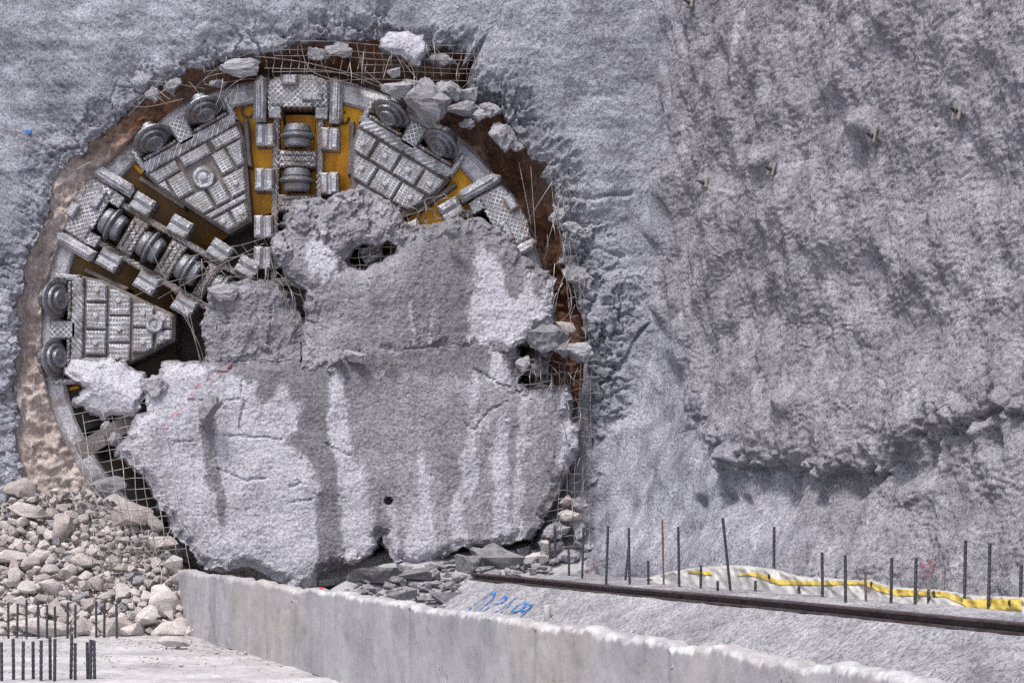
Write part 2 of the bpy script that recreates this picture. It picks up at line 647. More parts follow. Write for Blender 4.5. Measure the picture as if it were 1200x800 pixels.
# ------------------------------------------------------------------ setting: lower floor, bank
D = Vector((0.3366, -0.9417))     # plan direction of low wall, rail and side wall, running towards the viewer
Q = Vector((0.9417, 0.3366))      # to the right of it
LEDGE = ZC - 1.12
RAIL0 = Vector((-0.63, 34.9))     # far end of the rail in plan


def plan(s, q):
    """s metres along D from the rail's far end, q metres to the right of the rail"""
    p = RAIL0 + D * s + Q * q
    return p.x, p.y


def build_ground():
    xs = np.concatenate([[-400, -120, -40, -16], np.arange(-10.5, -1.0, 0.045), [-0.5, 2, 8, 20, 60, 150, 400]])
    ys = np.concatenate([[-400, -120, -30, 0, 10, 18], np.arange(22.5, 34.6, 0.06), [36, 40, 60, 150, 400]])
    X, Y = np.meshgrid(xs, ys, indexing='ij')
    Z = 0.02 * fbm(X * 0.6, Y * 0.6, 0, 3, 3) + 0.018 * fbm(X * 3, Y * 3, 0, 4, 5)
    far = (np.abs(X + 5.7) > 4.9) | (Y < 22.4) | (Y > 34.7)
    Z = np.where(far, 0, Z)
    me = mesh('ground', np.stack([X, Y, Z], -1).reshape(-1, 3), gridfaces(len(xs), len(ys)), True)
    tag(link('ground', me, M['ground']), kind='structure')


build_ground()


def build_bank():
    # shotcreted shoulder that carries the rail: flat top, sloping side down towards the low wall
    qs = np.concatenate([np.linspace(-1.9, -0.2, 70), np.linspace(-0.17, 2.4, 60), np.linspace(2.6, 5, 6)])
    inv = np.linspace(1 / 36.6, 1 / 7.0, 420)
    ss = (RAIL0.y - 1 / inv) / 0.9417
    S, Qq = np.meshgrid(ss, qs, indexing='ij')
    # ragged left (far) end, buried in the debris
    X = RAIL0.x + D.x * S + Q.x * Qq
    Y = RAIL0.y + D.y * S + Q.y * Qq
    z = np.where(Qq > -0.2, 0.0, (Qq + 0.2) * 0.62)
    z = z - 0.06 * (1 - sstep(0.2, 0.9, Qq)) + 0.02 * sstep(0.3, 1.6, Qq)
    n = 0.03 * fbm(X * 1.3, Y * 1.3, 0, 3, 11) + 0.016 * fbm(X * 7, Y * 7, z * 7, 4, 12, 0.65)
    n = n * np.where(np.abs(Qq) < 0.2, 0.5, 1.0)
    Z = LEDGE + z + n
    me = mesh('bank', np.stack([X, Y, Z], -1).reshape(-1, 3), gridfaces(len(ss), len(qs)), True)
    fattr(me, 'paint', np.zeros(X.size))
    o = tag(link('shotcrete_bank', me, M['bank']), kind='structure')
    return o


M['bank'] = shotcrete('shotcrete_bank', (0.21, 0.205, 0.225), (0.29, 0.285, 0.31), (0.37, 0.365, 0.39), 15, 0.03)
bank = build_bank()

# ------------------------------------------------------------------ face wall with the torn hole
CU, CV = 345.0, 391.0
HOLE = [(20, 540), (16, 480), (18, 420), (22, 345), (30, 300), (42, 272), (50, 242), (60, 208), (80, 187), (92, 176), (100, 167),
        (112, 158), (122, 150), (135, 140), (140, 133), (147, 124), (170, 113), (180, 100), (200, 90), (222, 80), (245, 76), (262, 68),
        (285, 62), (310, 60), (328, 57), (334, 47), (365, 43), (400, 46), (440, 46), (455, 58), (475, 60), (500, 54), (548, 56), (556, 63),
        (537, 84), (545, 98), (553, 112), (568, 118), (580, 122), (592, 132), (598, 150), (612, 165), (622, 183), (640, 190),
        (632, 203), (648, 212), (647, 238), (660, 262), (662, 278), (658, 300), (672, 325), (668, 338), (684, 362), (684, 385),
        (688, 405), (694, 435), (692, 500), (690, 560), (688, 630), (690, 680), (640, 720), (345, 780), (100, 740), (62, 640), (30, 580)]


def hole_r(th):
    a = np.array([math.atan2(-(v - CV), u - CU) for u, v in HOLE])
    r = np.array([math.hypot(u - CU, v - CV) for u, v in HOLE])
    i = np.argsort(a)
    a, r = a[i], r[i]
    a = np.concatenate([a[-1:] - 2 * math.pi, a, a[:1] + 2 * math.pi])
    r = np.concatenate([r[-1:], r, r[:1]])
    return np.interp(th, a, r)


def build_face():
    nt = 1700
    th = np.linspace(-math.pi, math.pi, nt + 1)
    r0 = hole_r(th)
    cx, cy = np.cos(th), np.sin(th)
    jag = 5.0 * fbm(cx * 14, cy * 14, 0, 4, 21, 0.6) + 2.5 * fbm(cx * 60, cy * 60, 3, 2, 25)
    # chunky bites
    w = worley(th * 22 + 50, th * 0 + 3.3)[2] - 0.5
    r0 = r0 + jag + 5 * w
    back = np.array([0.42, 0.36, 0.28, 0.2, 0.12, 0.05])
    rho = [0.0]
    while rho[-1] < 560:
        rho.append(rho[-1] + min(1.5 + rho[-1] * 0.004, 3.2))
    rho = np.array(rho)
    R = np.concatenate([np.zeros((len(back), nt + 1)), np.zeros((len(rho), nt + 1))])
    dY = np.zeros_like(R)
    for k, b in enumerate(back):
        nz = fbm(cx * 20, cy * 20, b * 9, 3, 31)
        R[k] = r0 - 1 + 5 * nz * np.sin(k / len(back) * 3) + b * 8
        dY[k] = b
    for k, p in enumerate(rho):
        R[len(back) + k] = r0 + p
    U = CU + R * cx
    V = CV - R * cy
    x, y = U / 66.7, V / 66.7
    dist = (R - r0)
    disp = 0.16 * fbm(x * 0.45, y * 0.45, 0, 3, 41) + 0.03 * fbm(x * 1.7, y * 1.7, 0, 2, 44) + 0.010 * fbm(x * 7, y * 7, 0, 3, 47, 0.65)
    # diagonal spray ridges
    xr, yr = x * 0.78 + y * 0.62, -x * 0.62 + y * 0.78
    disp = disp + 0.017 * fbm(xr * 2.0, yr * 9.0, 0, 3, 51, 0.6) + 0.03 * fbm(x * 0.5, y * 3.2, 0, 2, 53)
    gr = worley(x * 13, y * 13)
    disp = disp + 0.008 * perlin(x * 17, y * 17, 0, 55) + 0.013 * (0.45 - gr[0]) * (0.6 + 0.8 * sstep(-.3, .4, fbm(x * .8, y * .8, 3, 2, 57)))
    # spalled scabs around the hole: cell steps that fade with distance
    wx, wy = 0.35 * fbm(x * 3, y * 3, 0, 3, 61, .65), 0.35 * fbm(x * 3, y * 3, 9, 3, 62, .65)
    f1, f2, cid = worley(x * 2.1 + wx, y * 2.1 + wy)
    _, _, cid2 = worley(x * 5.5 + wx * 2, y * 5.5 + wy * 2)
    cid = 0.6 * cid + 0.45 * cid2
    reach = 30 + 38 * np.clip(fbm(x * 0.7, y * 0.7, 0, 2, 65) + 0.35, 0, 1.2)
    reach = reach + 45 * sstep(600, 680, U) * sstep(150, 300, V)
    near = 1 - sstep(0.25 * reach, reach, dist)
    disp = disp - near * ((0.15 + 0.14 * sstep(250, 450, U)) * cid + 0.05 * (1 - sstep(0.02, 0.12, f2 - f1)))
    disp = disp - 0.06 * (1 - sstep(0, 6, dist)) * (dY < 0.01)
    # a few long cracks / delaminated lips right of the hole
    for cr, dep in (([(694, 425), (720, 428), (728, 432), (745, 398), (760, 380)], 0.10), ([(700, 470), (735, 455), (752, 470)], 0.06),
                    ([(655, 225), (700, 232), (740, 226)], 0.06), ([(668, 300), (700, 290), (730, 300)], 0.05)):
        d = segdist(U + 3 * perlin(x * 3, y * 3, 4, 71), V + 4 * perlin(x * 3, y * 3, 8, 72), cr, False)
        disp = disp - dep * np.exp(-(d / 2.2) ** 2)
    # broad swells low right
    disp = disp + 0.30 * np.exp(-(((U - 735) / 40) ** 2 + ((V - 585) / 26) ** 2))
    Yy = FY + dY - disp
    keep = (U > -70) & (U < 850) & (V > -90) & (V < 715)
    verts = np.stack([(U - 600) * FY / F, Yy, ZC + (HZ - V) * FY / F], -1)
    nr = R.shape[0]
    idx = (np.arange(nr)[:, None] * (nt + 1) + np.arange(nt + 1)[None, :])
    a, b, c, d = idx[:-1, :-1], idx[:-1, 1:], idx[1:, 1:], idx[1:, :-1]
    kk = keep[:-1, :-1] & keep[1:, 1:]
    fc = np.stack([a, d, c, b], -1)[kk]
    used = np.unique(fc)
    remap = np.full(verts.shape[0] * verts.shape[1], -1)
    remap[used] = np.arange(len(used))
    me = mesh('face_wall', verts.reshape(-1, 3)[used], remap[fc], False)
    o = link('shotcrete_face_wall', me, M['face'])
    tag(o, 'pale grey sprayed concrete headwall with a large torn round hole', 'wall')
    return o


face = build_face()

# upper continuation of the headwall above and left of the picture
def build_face_ext():
    vs_, fs_ = [], []
    for (u0, u1, v0, v1) in ((-700, 900, -700, -80), (-700, -60, -80, 770)):
        nu, nv = 60, 30
        Ug, Vg = np.meshgrid(np.linspace(u0, u1, nu), np.linspace(v0, v1, nv), indexing='ij')
        x, y = Ug / 66.7, Vg / 66.7
        dd = 0.16 * fbm(x * 0.45, y * 0.45, 0, 3, 41)
        vv = np.stack([(Ug - 600) * FY / F, FY + 0.05 - dd, ZC + (HZ - Vg) * FY / F], -1).reshape(-1, 3)
        k = sum(len(a) for a in vs_)
        vs_.append(vv)
        fs_.append(gridfaces(nu, nv)[:, ::-1] + k)
    o = link('headwall_extension', mesh('headwall_extension', np.concatenate(vs_), np.concatenate(fs_), True), M['face'], face)


build_face_ext()

# ------------------------------------------------------------------ soil ring inside the hole
def build_soil():
    nt, nk = 900, 46
    th = np.linspace(-math.pi, math.pi, nt + 1)
    r0 = hole_r(th) + 5
    t = np.linspace(0, 1, nk)
    TT, TH = np.meshgrid(t, th, indexing='ij')
    cx, cy = np.cos(TH), np.sin(TH)
    rin = 303.0
    front = np.clip(TT / 0.7, 0, 1)
    R = r0[None, :] * (1 - front) + rin * front
    rightness = sstep(-0.35, 0.35, cx + 0.35 * cy)          # right side is hollowed further back
    dep = 0.25 + 0.13 * front + rightness * (0.75 * np.sin(np.pi * front * 0.85) + 0.1)
    tubep = np.clip((TT - 0.7) / 0.3, 0, 1)
    dep = dep + tubep * 2.2
    U = CU + R * cx
    V = CV - R * cy
    x, y = U / 66.7, V / 66.7
    ds = 0.12 * fbm(x * 1.2, y * 1.2, dep, 3, 81) + 0.10 * fbm(x * 4, y * 4, dep * 4, 3, 84, 0.6) + 0.05 * perlin(x * 11, y * 11, dep * 11, 88) + 0.06 * (0.5 - worley(x * 5, y * 5)[0])
    f1, f2, cid = worley(x * 2.2, y * 2.2)
    ds = (ds + 0.12 * (cid - 0.5) * (1 - tubep)) * (0.15 + 0.85 * sstep(0.05, 0.25, TT))
    Rr = R + tubep * 0
    U = CU + (Rr - tubep * 0 + ds * 14 * tubep) * cx
    V = CV - (Rr + ds * 14 * tubep) * cy
    Y = FY + dep - ds * (1 - tubep)
    verts = np.stack([(U - 600) * FY / F, Y, ZC + (HZ - V) * FY / F], -1).reshape(-1, 3)
    me = mesh('soil', verts, gridfaces(nk, nt + 1), False)
    red = np.clip(sstep(-0.72, -0.3, cx + 0.25 * np.clip(cy, 0, 1)) + 0.35 * fbm(x * 1.1, y * 1.1, 0, 3, 91), 0, 1)
    fattr(me, 'red', red.ravel())
    tag(link('cut_soil_terrain', me, M['soil']), kind='structure')


build_soil()

# ------------------------------------------------------------------ right side wall
BULGE = [(760, -300), (756, 0), (750, 150), (757, 330), (785, 430), (830, 512), (870, 540), (905, 538), (950, 552), (1000, 556), (1050, 545), (1085, 530),
         (1130, 500), (1180, 488), (1420, 470), (1420, -300)]


def build_rwall():
    ctrl = [(0.35, 36.35), (0.9, 36.12), (1.35, 35.9), (1.7, 35.45), (2.05, 34.7)]
    p = np.array(ctrl)
    base = Vector(ctrl[-1])
    far = base + D * 28
    ext = [tuple(base + D * t) for t in np.linspace(0.3, 28, 60)]
    pts = np.array(ctrl + ext)
    seg = np.concatenate([[0], np.cumsum(np.hypot(*(np.diff(pts, axis=0).T)))])
    # columns uniform on screen
    tt = np.linspace(0, seg[-1], 4000)
    px = np.interp(tt, seg, pts[:, 0])
    py = np.interp(tt, seg, pts[:, 1])
    scr = 600 + F * px / py
    cols = np.concatenate([np.arange(scr[0], 1240, 1.45), np.arange(1240, 1400, 4), [1430, 1500, 1600]])
    cols = cols[cols < scr[-1]]
    cx = np.interp(cols, scr, px)
    cy = np.interp(cols, scr, py)
    zz = np.concatenate([np.arange(-0.35, 8.0, 0.018), np.arange(8.0, 10.9, 0.022), np.linspace(11, 17, 12)])
    CX, Zr = np.meshgrid(cx, zz, indexing='ij')
    CY, _ = np.meshgrid(cy, zz, indexing='ij')
    Z = LEDGE + Zr
    lean = 0.95 * sstep(0.2, 3.6, Zr) + 0.04 * np.clip(Zr - 3, 0, 9)
    X = CX + Q.x * lean
    Y = CY + Q.y * lean * 0.4
    U = 600 + F * X / Y
    V = HZ - (Z - ZC) * F / Y
    a = X * D.x + Y * D.y                 # metres along the wall
    wob = 22 * fbm(a * 0.8, Z * 0.8, 0, 4, 101, .6)
    ins = inpoly(U + wob, V + wob, BULGE)
    dist = segdist(U + wob, V + wob, BULGE) * np.where(ins, 1, -1)
    t = np.clip(dist / 75, 0, 1)
    bul = np.sqrt(np.clip(1 - (1 - t) ** 2, 0, 1)) * 0.4
    bul = bul * (0.55 + 0.45 * sstep(250, 520, V)) * sstep(735, 920, U)
    foot = 0.42 * sstep(1.15, 0.1, Zr) if False else 0.40 * (1 - sstep(0.0, 1.25, Zr))
    n = 0.24 * fbm(a * 0.5, Z * 0.5, 0, 3, 105) + 0.08 * fbm(a * 1.4, Z * 1.4, 0, 2, 109)
    # diagonal sprayed streaks
    ar, zr = a * 0.5 - Z * 0.87, a * 0.87 + Z * 0.5
    n = n + 0.05 * fbm(ar * 0.5, zr * 1.9, 0, 4, 113, 0.55)
    # coarse knobbly grain
    g1 = worley(a * 3.6 + 0.5 * perlin(a * 3, Z * 3, 0, 117), Z * 5.0 + 0.5 * perlin(a * 3, Z * 3, 7, 118))
    g2 = worley(a * 8.5, Z * 12)
    pale = np.clip((1 - sstep(-30, 75, dist + 40 * fbm(a * 1.3, Z * 1.3, 0, 4, 116))) * (1 - sstep(790, 1050, U + 90 * fbm(a, Z, 0, 3, 115))) + 0.10, 0, 1)
    crs = 1 - 0.65 * pale
    n = n + crs * (0.03 * (0.45 - g1[0]) + 0.04 * (0.45 - g2[0]) + 0.018 * fbm(a * 10, Z * 12, 0, 3, 119, 0.65))
    # knobs along the overhanging lip
    lip = np.exp(-((dist - 5) / 22.0) ** 2) * sstep(790, 840, U)
    n = n + lip * (0.22 * np.abs(fbm(a * 2.4, Z * 2.6, 0, 3, 123)) + 0.06 * fbm(a * 8, Z * 8, 0, 3, 125))
    # humps over the buried anchors
    for hu, hv, hr, hh in ((835, 222, 13, 0.12), (905, 190, 14, 0.14), (1030, 148, 16, 0.34), (1133, 122, 13, 0.12), (865, 540, 12, 0.3), (950, 470, 14, 0.12),
                           (1165, 500, 14, 0.25), (1075, 570, 20, 0.22), (990, 300, 80, 0.15), (870, 400, 60, -0.12), (1120, 330, 60, 0.12)):
        n = n + hh * np.exp(-(((U - hu) / hr) ** 2 + ((V - hv) / hr) ** 2))
    for hu, hv, hr, hh in ((820, 590, 8, 0.2), (853, 583, 9, 0.2), (873, 585, 6, 0.16), (905, 583, 7, 0.16), (925, 590, 7, 0.2), (965, 590, 7, 0.14), (1000, 575, 11, 0.2), (1175, 520, 10, 0.25), (1070, 560, 12, 0.2)):
        n = n - hh * np.exp(-(((U - hu) / hr) ** 2 + ((V - hv) / (hr * 1.4)) ** 2))
    dsp = bul + foot + n
    fade = sstep(0, 14, np.arange(len(cols)))[:, None]
    dsp = dsp * (0.25 + 0.75 * fade)
    X = X - Q.x * dsp
    Y = Y - Q.y * dsp - 0.15 * dsp
    Z = Z + 0.10 * fbm(a * 1.5, Z * 1.5, 5, 2, 131)
    me = mesh('side_wall', np.stack([X, Y, Z], -1).reshape(-1, 3), gridfaces(len(cx), len(zz)), False)
    fattr(me, 'pale', pale.ravel())
    paint = np.zeros(U.shape)
    for st, w in (([(1082, 655), (1090, 664), (1098, 652), (1094, 675), (1104, 658), (1086, 672)], 2.4),
                  ([(1080, 668), (1100, 662), (1103, 672)], 2.0), ([(706, 655), (716, 662), (708, 668)], 2.5)):
        d = segdist(U, V, st, False)
        paint = np.maximum(paint, 0.75 * (1 - sstep(w * 0.2, w, d + 3.5 * perlin(a * 9, Z * 12, 0, 133) + 1)))
    fattr(me, 'paint', paint.ravel())
    o = link('shotcrete_side_wall', me, M['rwall'])
    tag(o, 'dark grey lumpy sprayed concrete side wall bulging out on the right', 'wall')
    return o


rwall = build_rwall()


def bvh(o):
    me = o.data
    n = len(me.vertices)
    co = np.empty(n * 3, np.float32)
    me.vertices.foreach_get('co', co)
    return BVHTree.FromPolygons([tuple(p) for p in co.reshape(-1, 3).tolist()], [tuple(p.vertices) for p in me.polygons])


def ray(tree, u, v):
    d = Vector(((u - 600) / F, 1, (HZ - v) / F)).normalized()
    h = tree.ray_cast(Vector((0, 0, ZC)), d)
    return h[0], h[1]


rtree = bvh(rwall)
btree = bvh(bank)

# ------------------------------------------------------------------ tunnel boring machine cutterhead
HY = 36.46
K = HY / F                        # metres per photo pixel at the cutterhead
hx, _, hz = P(CU, CV, HY)
head = empty('cutterhead', (hx, HY, hz), (math.pi / 2, 0, 0))
tag(head, 'round steel tunnel boring cutterhead with disc cutters and yellow insides', 'cutterhead')


def S(vf):
    v, f = vf
    return [(x * K, y * K, z * K) for x, y, z in v], f


def solid(name, mat, parent, *prisms, smooth=False, loc=None):
    b = MB()
    for p in prisms:
        b.add(*S(p))
    return b.build(name, mat, parent, smooth, loc)


def ring(name, prof, mat, parent, seg=160, rough=0.0):
    v, f = [], []
    n = len(prof)
    for k in range(seg):
        t = 2 * math.pi * k / seg
        for r, z in prof:
            rr = r + rough * math.sin(k * 7.3 + r) * 0.4
            v.append((rr * math.cos(t) * K, rr * math.sin(t) * K, z * K))
    for k in range(seg):
        k2 = (k + 1) % seg
        for i in range(n - 1):
            f.append((k * n + i, k2 * n + i, k2 * n + i + 1, k * n + i + 1))
    return link(name, mesh(name, v, [q[::-1] for q in f]), mat, parent)


ring('rim', [(275, -60), (275, -3), (278, 0), (290, 1), (297, -2), (301, -8), (302, -30), (302, -130)], M['rim'], head, rough=1.0)
ring('shield_skin', [(304, -34), (307, -36), (307, -170), (296, -170)], M['grime'], head)
# bulkhead behind the openings, coloured dark to stand for the deep shade there
v, f = [(0, 0, -78 * K)], []
for k in range(96):
    t = 2 * math.pi * k / 96
    v.append((281 * K * math.cos(t), 281 * K * math.sin(t), -78 * K))
f = [(0, 1 + k, 1 + (k + 1) % 96) for k in range(96)]
link('bulkhead', mesh('bulkhead', v, f), M['grime'], head)  # dark grime colour stands for deep shade here


def chute(deg0, deg1, ro, ri, z0, z1):
    # sloping painted chute plate that closes one muck opening
    V_, F_ = [], []
    na, nr_ = 7, 9
    for i in range(nr_):
        t_ = i / (nr_ - 1)
        for j in range(na):
            a_ = math.radians(deg0 + (deg1 - deg0) * j / (na - 1))
            r_ = ro + (ri - ro) * t_
            z_ = z0 + (z1 - z0) * t_ ** 1.3
            V_.append((r_ * math.cos(a_) * K, r_ * math.sin(a_) * K, z_ * K))
    for i in range(nr_ - 1):
        for j in range(na - 1):
            F_.append((i * na + j, (i + 1) * na + j, (i + 1) * na + j + 1, i * na + j + 1))
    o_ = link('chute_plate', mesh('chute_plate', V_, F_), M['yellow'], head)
    md_ = o_.modifiers.new('thick', 'SOLIDIFY')
    md_.thickness = 0.03
    md_.offset = 1
    return o_


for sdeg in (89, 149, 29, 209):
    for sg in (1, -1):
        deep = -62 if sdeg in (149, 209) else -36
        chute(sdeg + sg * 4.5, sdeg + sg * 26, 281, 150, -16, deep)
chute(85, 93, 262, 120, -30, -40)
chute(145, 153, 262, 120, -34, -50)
# stiffening webs, painted yellow, between bulkhead and face
for k in range(6):
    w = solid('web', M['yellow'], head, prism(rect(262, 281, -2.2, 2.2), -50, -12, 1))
    w.rotation_euler = (0, 0, math.radians(13.5 + 60 * k))
# centre hub
hubp = [(58 * math.cos(2 * math.pi * k / 24), 58 * math.sin(2 * math.pi * k / 24)) for k in range(24)]
solid('hub', M['grime'], head, prism(hubp, -50, -6, 3))

CUT = [(-13, 6), (-13, 13.5), (-11, 15.5), (-5, 16), (-4.5, 14.5), (-3.6, 14.5), (-3, 17.5), (-1.1, 20.5), (1.1, 20.5), (3, 17.5), (3.6, 14.5), (4.5, 14.5), (5, 16), (11, 15.5), (13, 13.5), (13, 6)]
_cv, _cf = lathe([(x, r) for x, r in CUT], 36, 'x')
cut_me = mesh('disc_cutter', *S((_cv, _cf)), smooth=False)
cut_me.materials.append(M['cutter'])
_gv, _gf = lathe([(-16, 6), (-16, 13), (-6, 14), (-5, 18), (-2, 19), (-1, 23), (1.2, 23), (2.2, 20), (2.0, 17.5), (5.5, 17), (6, 15.5), (5.2, 13.5), (5.2, 11.5), (9.5, 11), (10, 9.5), (8.5, 7), (8.5, 3), (10, 2.8), (10, 0.2)], 40, 'x')
gauge_me = mesh('gauge_cutter', *S((_gv, _gf)), smooth=False)
gauge_me.materials.append(M['cutter'])
# scraper block: chamfered block with a groove, used along both sides of each spoke
_b = MB()
_b.add(*S(prism(rect(-13, 13, -11, -1.2), -24, 7, 2.2)))
_b.add(*S(prism(rect(-13, 13, 0.6, 11), -24, 8.5, 3)))
_b.add(*S(prism(rect(-12, 12, -2, 1), -24, 4)))
block_me = mesh('scraper_block', _b.v, _b.f)
block_me.materials.append(M['steel'])
bolt_pts = [(3.2 * math.cos(2 * math.pi * k / 12), 3.2 * math.sin(2 * math.pi * k / 12)) for k in range(12)]
bolt_me = mesh('bolt', *S(prism(bolt_pts, 0, 3.6, 1.0)))
bolt_me.materials.append(simple('bolt_face', (0.28, 0.25, 0.25), (0.6, 0.57, 0.56), 12, 0.6, 0.1))


def child(name, me, parent, loc=(0, 0, 0), rot=(0, 0, 0)):
    o = link(name, me, None, parent)
    o.location = Vector(loc) * K
    o.rotation_euler = rot
    return o


def make_spoke(deg, off, seed):
    r = random.Random(seed)
    c = [242 + off, 190 + off, 138 + off, 92 + off]
    sp = solid('spoke', M['zig'], head,
               prism(rect(56, 256, 22, 30), -50, -3, 1.5), prism(rect(56, 256, -30, -22), -50, -3, 1.5))
    sp.rotation_euler = (0, 0, math.radians(deg))
    # saddles between the cutters
    edges = [(c[0] + 16, 268)] + [(c[i + 1] + 16, c[i] - 16) for i in range(3)] + [(56, c[3] - 16)]
    for i, (a0, a1) in enumerate(edges):
        if a1 - a0 < 6 or i == 0:
            continue
        m = (a0 + a1) / 2
        solid('saddle', M['zig'], sp, prism(rect(a0, a1, -22, 22), -34, 0, 1.5),
              prism(rect(a0 + 1, m - 4, -17, 17), 0, 3, 1), prism(rect(m + 4, a1 - 1, -17, 17), 0, 3, 1),
              prism(rect(m - 3.2, m + 3.2, -20, 20), 0, 1.6, .6))
    for i in range(4):
        child('disc_cutter', cut_me, sp, (c[i], 0, 1), (r.uniform(0, 3), 0, 0))
    for a in (230, 178, 126, 86):
        for s in (1, -1):
            child('scraper_block', block_me, sp, (a + r.uniform(-2, 2), s * 38, -2), (0, 0, (math.pi if s < 0 else 0) + r.uniform(-.06, .06)))
    # U-shaped end cap lapping over the rim
    solid('end_cap', M['cross'], sp,
          prism([(266, -36), (296, -36), (303, -16), (303, 16), (296, 36), (266, 36)], -40, 5, 2.5),
          prism([(252, -34), (266, -36), (266, -20), (252, -20)], -40, 3, 1), prism([(252, 20), (266, 20), (266, 36), (252, 34)], -40, 3, 1),
          prism(rect(264, 270, -17, 17), 5, 8.5, 1.2))
    for s in (1, -1):
        q = [(246, s * 37), (288, s * 37), (298, s * 38), (301, s * 44), (293, s * 52), (250, s * 52), (246, s * 48)]
        if s < 0:
            q = q[::-1]
        i2 = [(250, s * 43), (290, s * 44), (292, s * 47), (250, s * 46.5)]
        if s < 0:
            i2 = i2[::-1]
        solid('cap_flange', M['steel'], sp, prism(q, -40, 9, 3.5), prism(i2, 9, 11, .8))
    b1 = solid('lifting_lug', M['steel'], sp, prism(rect(-5.5, 5.5, -9, 9), 0, 8, 2))
    b1.location = Vector((296, 10, 3)) * K
    b2 = solid('scraper_bar', M['steel'], sp, prism(rect(-4, 4, -12, 12), 0, 6, 1.5), *[prism(rect(-4, -1, -11 + 6 * j, -8 + 6 * j), 5, 7.5, .4) for j in range(4)])
    b2.location = Vector((276, -17, 5)) * K
    return sp


for i, (dg, off) in enumerate(((89, -11), (149, 6), (29, -4), (-31, 4))):
    make_spoke(dg, off, 40 + i)

PANEL = [(140, -21), (228, -64), (251, -67), (251, 66), (226, 63), (186, 32), (140, 14)]


def clip(poly, cl):
    out = poly
    for i in range(len(cl)):
        a, b = cl[i], cl[(i + 1) % len(cl)]
        inp, out = out, []
        sd = lambda p: (b[0] - a[0]) * (p[1] - a[1]) - (b[1] - a[1]) * (p[0] - a[0])
        for j in range(len(inp)):
            p, q = inp[j - 1], inp[j]
            sp_, sq = sd(p), sd(q)
            if (sp_ >= 0) != (sq >= 0):
                t = sp_ / (sp_ - sq)
                out.append((p[0] + t * (q[0] - p[0]), p[1] + t * (q[1] - p[1])))
            if sq >= 0:
                out.append(q)
        if not out:
            return []
    return out


def parea(p):
    return 0.5 * sum(p[i - 1][0] * p[i][1] - p[i][0] * p[i - 1][1] for i in range(len(p)))


def make_panel(deg, layout):
    CP = [(140, -20), (226, -59), (251, -64), (251, 63), (226, 57), (140, 11)]
    pn = solid('panel', M['panel'], head, prism(CP, -42, 0, 2.5))
    pn.rotation_euler = (0, 0, math.radians(deg))
    lim = inset(CP, 3.5)
    if layout == 0:
        cells = [(rect(220, 244, b, b + 28), True) for b in (-62, -30.5, 1, 32.5)]
        cells += [(rect(192, 217, b, b + 29), True) for b in (-48, -16, 16)]
        cells += [(rect(165, 189, b, b + 27), True) for b in (-32, -2)]
        cells += [(rect(143, 162, b, b + 19), True) for b in (-23, -1)]
    else:
        cells = [(rect(232, 245, b, b + 36), False) for b in (-60, -18, 24)]
        cells += [(rect(203, 229, b, b + w), False) for b, w in ((-56, 20), (-33, 17), (21, 22), (46, 18))]
        cells += [(rect(174, 199, b, b + w), g) for b, w, g in ((-44, 30, True), (-11, 18, False), (10, 26, False))]
        cells += [(rect(165, 171, -30, 24), False)]
        cells += [(rect(143, 162, b, b + 19), True) for b in (-23, -1)]
    for poly, bolt in cells:
        q = clip(poly, lim)
        if len(q) < 3 or parea(q) < 60:
            continue
        # drop near-duplicate corners
        qq = [p for i, p in enumerate(q) if math.hypot(p[0] - q[i - 1][0], p[1] - q[i - 1][1]) > 0.8]
        solid('wear_plate', M['grid'], pn, prism(qq, 0, 4.6, 1.7))
        if bolt:
            mx = sum(p[0] for p in qq) / len(qq)
            my = sum(p[1] for p in qq) / len(qq)
            child('bolt', bolt_me, pn, (mx, my, 4))
    if layout == 1:
        b = MB()
        b.add(*S(lathe([(0, 13.5), (4, 13.5), (7, 12), (7, 8.5), (5.5, 7.5), (5.5, 5), (9, 4.5), (9.5, 2.5), (9.5, 0.1)], 32, 'z')))
        o = b.build('pressure_sensor_boss', M['steel'], pn)
        o.location = Vector((211, 4, 0)) * K
    else:
        b = MB()
        b.add(*S(lathe([(0, 11), (3.6, 11), (6, 9), (6, 6.5), (4, 6), (4, 3), (7, 2.5), (7, 0.1)], 28, 'z')))
        o = b.build('sensor_boss', M['steel'], pn)
        o.location = Vector((163, -8, 3)) * K
    # hatched strip between wear plates and gauge cutters
    solid('hatched_strip', M['diag'], pn, prism(rect(247, 261, -61, 60), -20, 4.5, 1.5))
    # gauge cutter housing
    for q in ([(255, -10), (286, -12), (286, 12), (255, 10)], [(251, -64), (282, -66), (283, -59), (255, -57)], [(255, 56), (283, 58), (282, 65), (251, 63)]):
        solid('gauge_housing', M['cross'], pn, prism(q, -45, 4.5, 2))
    for b0_, b1_ in ((-56, -12), (12, 55)):
        solid('gauge_guard', M['zig'], pn, prism(rect(261.5, 265.5, b0_, b1_), -30, 6, 1.5))
    for s in (-1, 1):
        o = child('gauge_cutter', gauge_me, pn, (278, s * 34.5, 9))
        ax = Vector((-0.88, -s * 0.05, 0.46)).normalized()
        o.rotation_euler = ax.to_track_quat('X', 'Z').to_euler()
    # bucket lip bars standing on the panel's flanks
    for q in ([(192, 43), (196, 39), (250, 68), (247, 73)], [(247, -74), (250, -69), (200, -47), (196, -51)]):
        solid('bucket_lip', M['grime'], pn, prism(q, -42, -4, 1))
    return pn


for dg, lay in ((119, 1), (59, 0), (179, 0), (-1, 0)):
    make_panel(dg, lay)
# lifting rings welded inside the openings
for (u, v) in ((289, 128), (401, 136)):
    pts = []
    for k in range(14):
        t = math.radians(-60 + 300 * k / 13) + 2.2
        pts.append(((u - CU + 7 * math.cos(t)) * K, (CV - v + 7 * math.sin(t)) * K, -13 * K))
    b = MB()
    b.add(*tube(pts, 0.022, 6))
    b.build('lifting_ring', M['grime'], head)

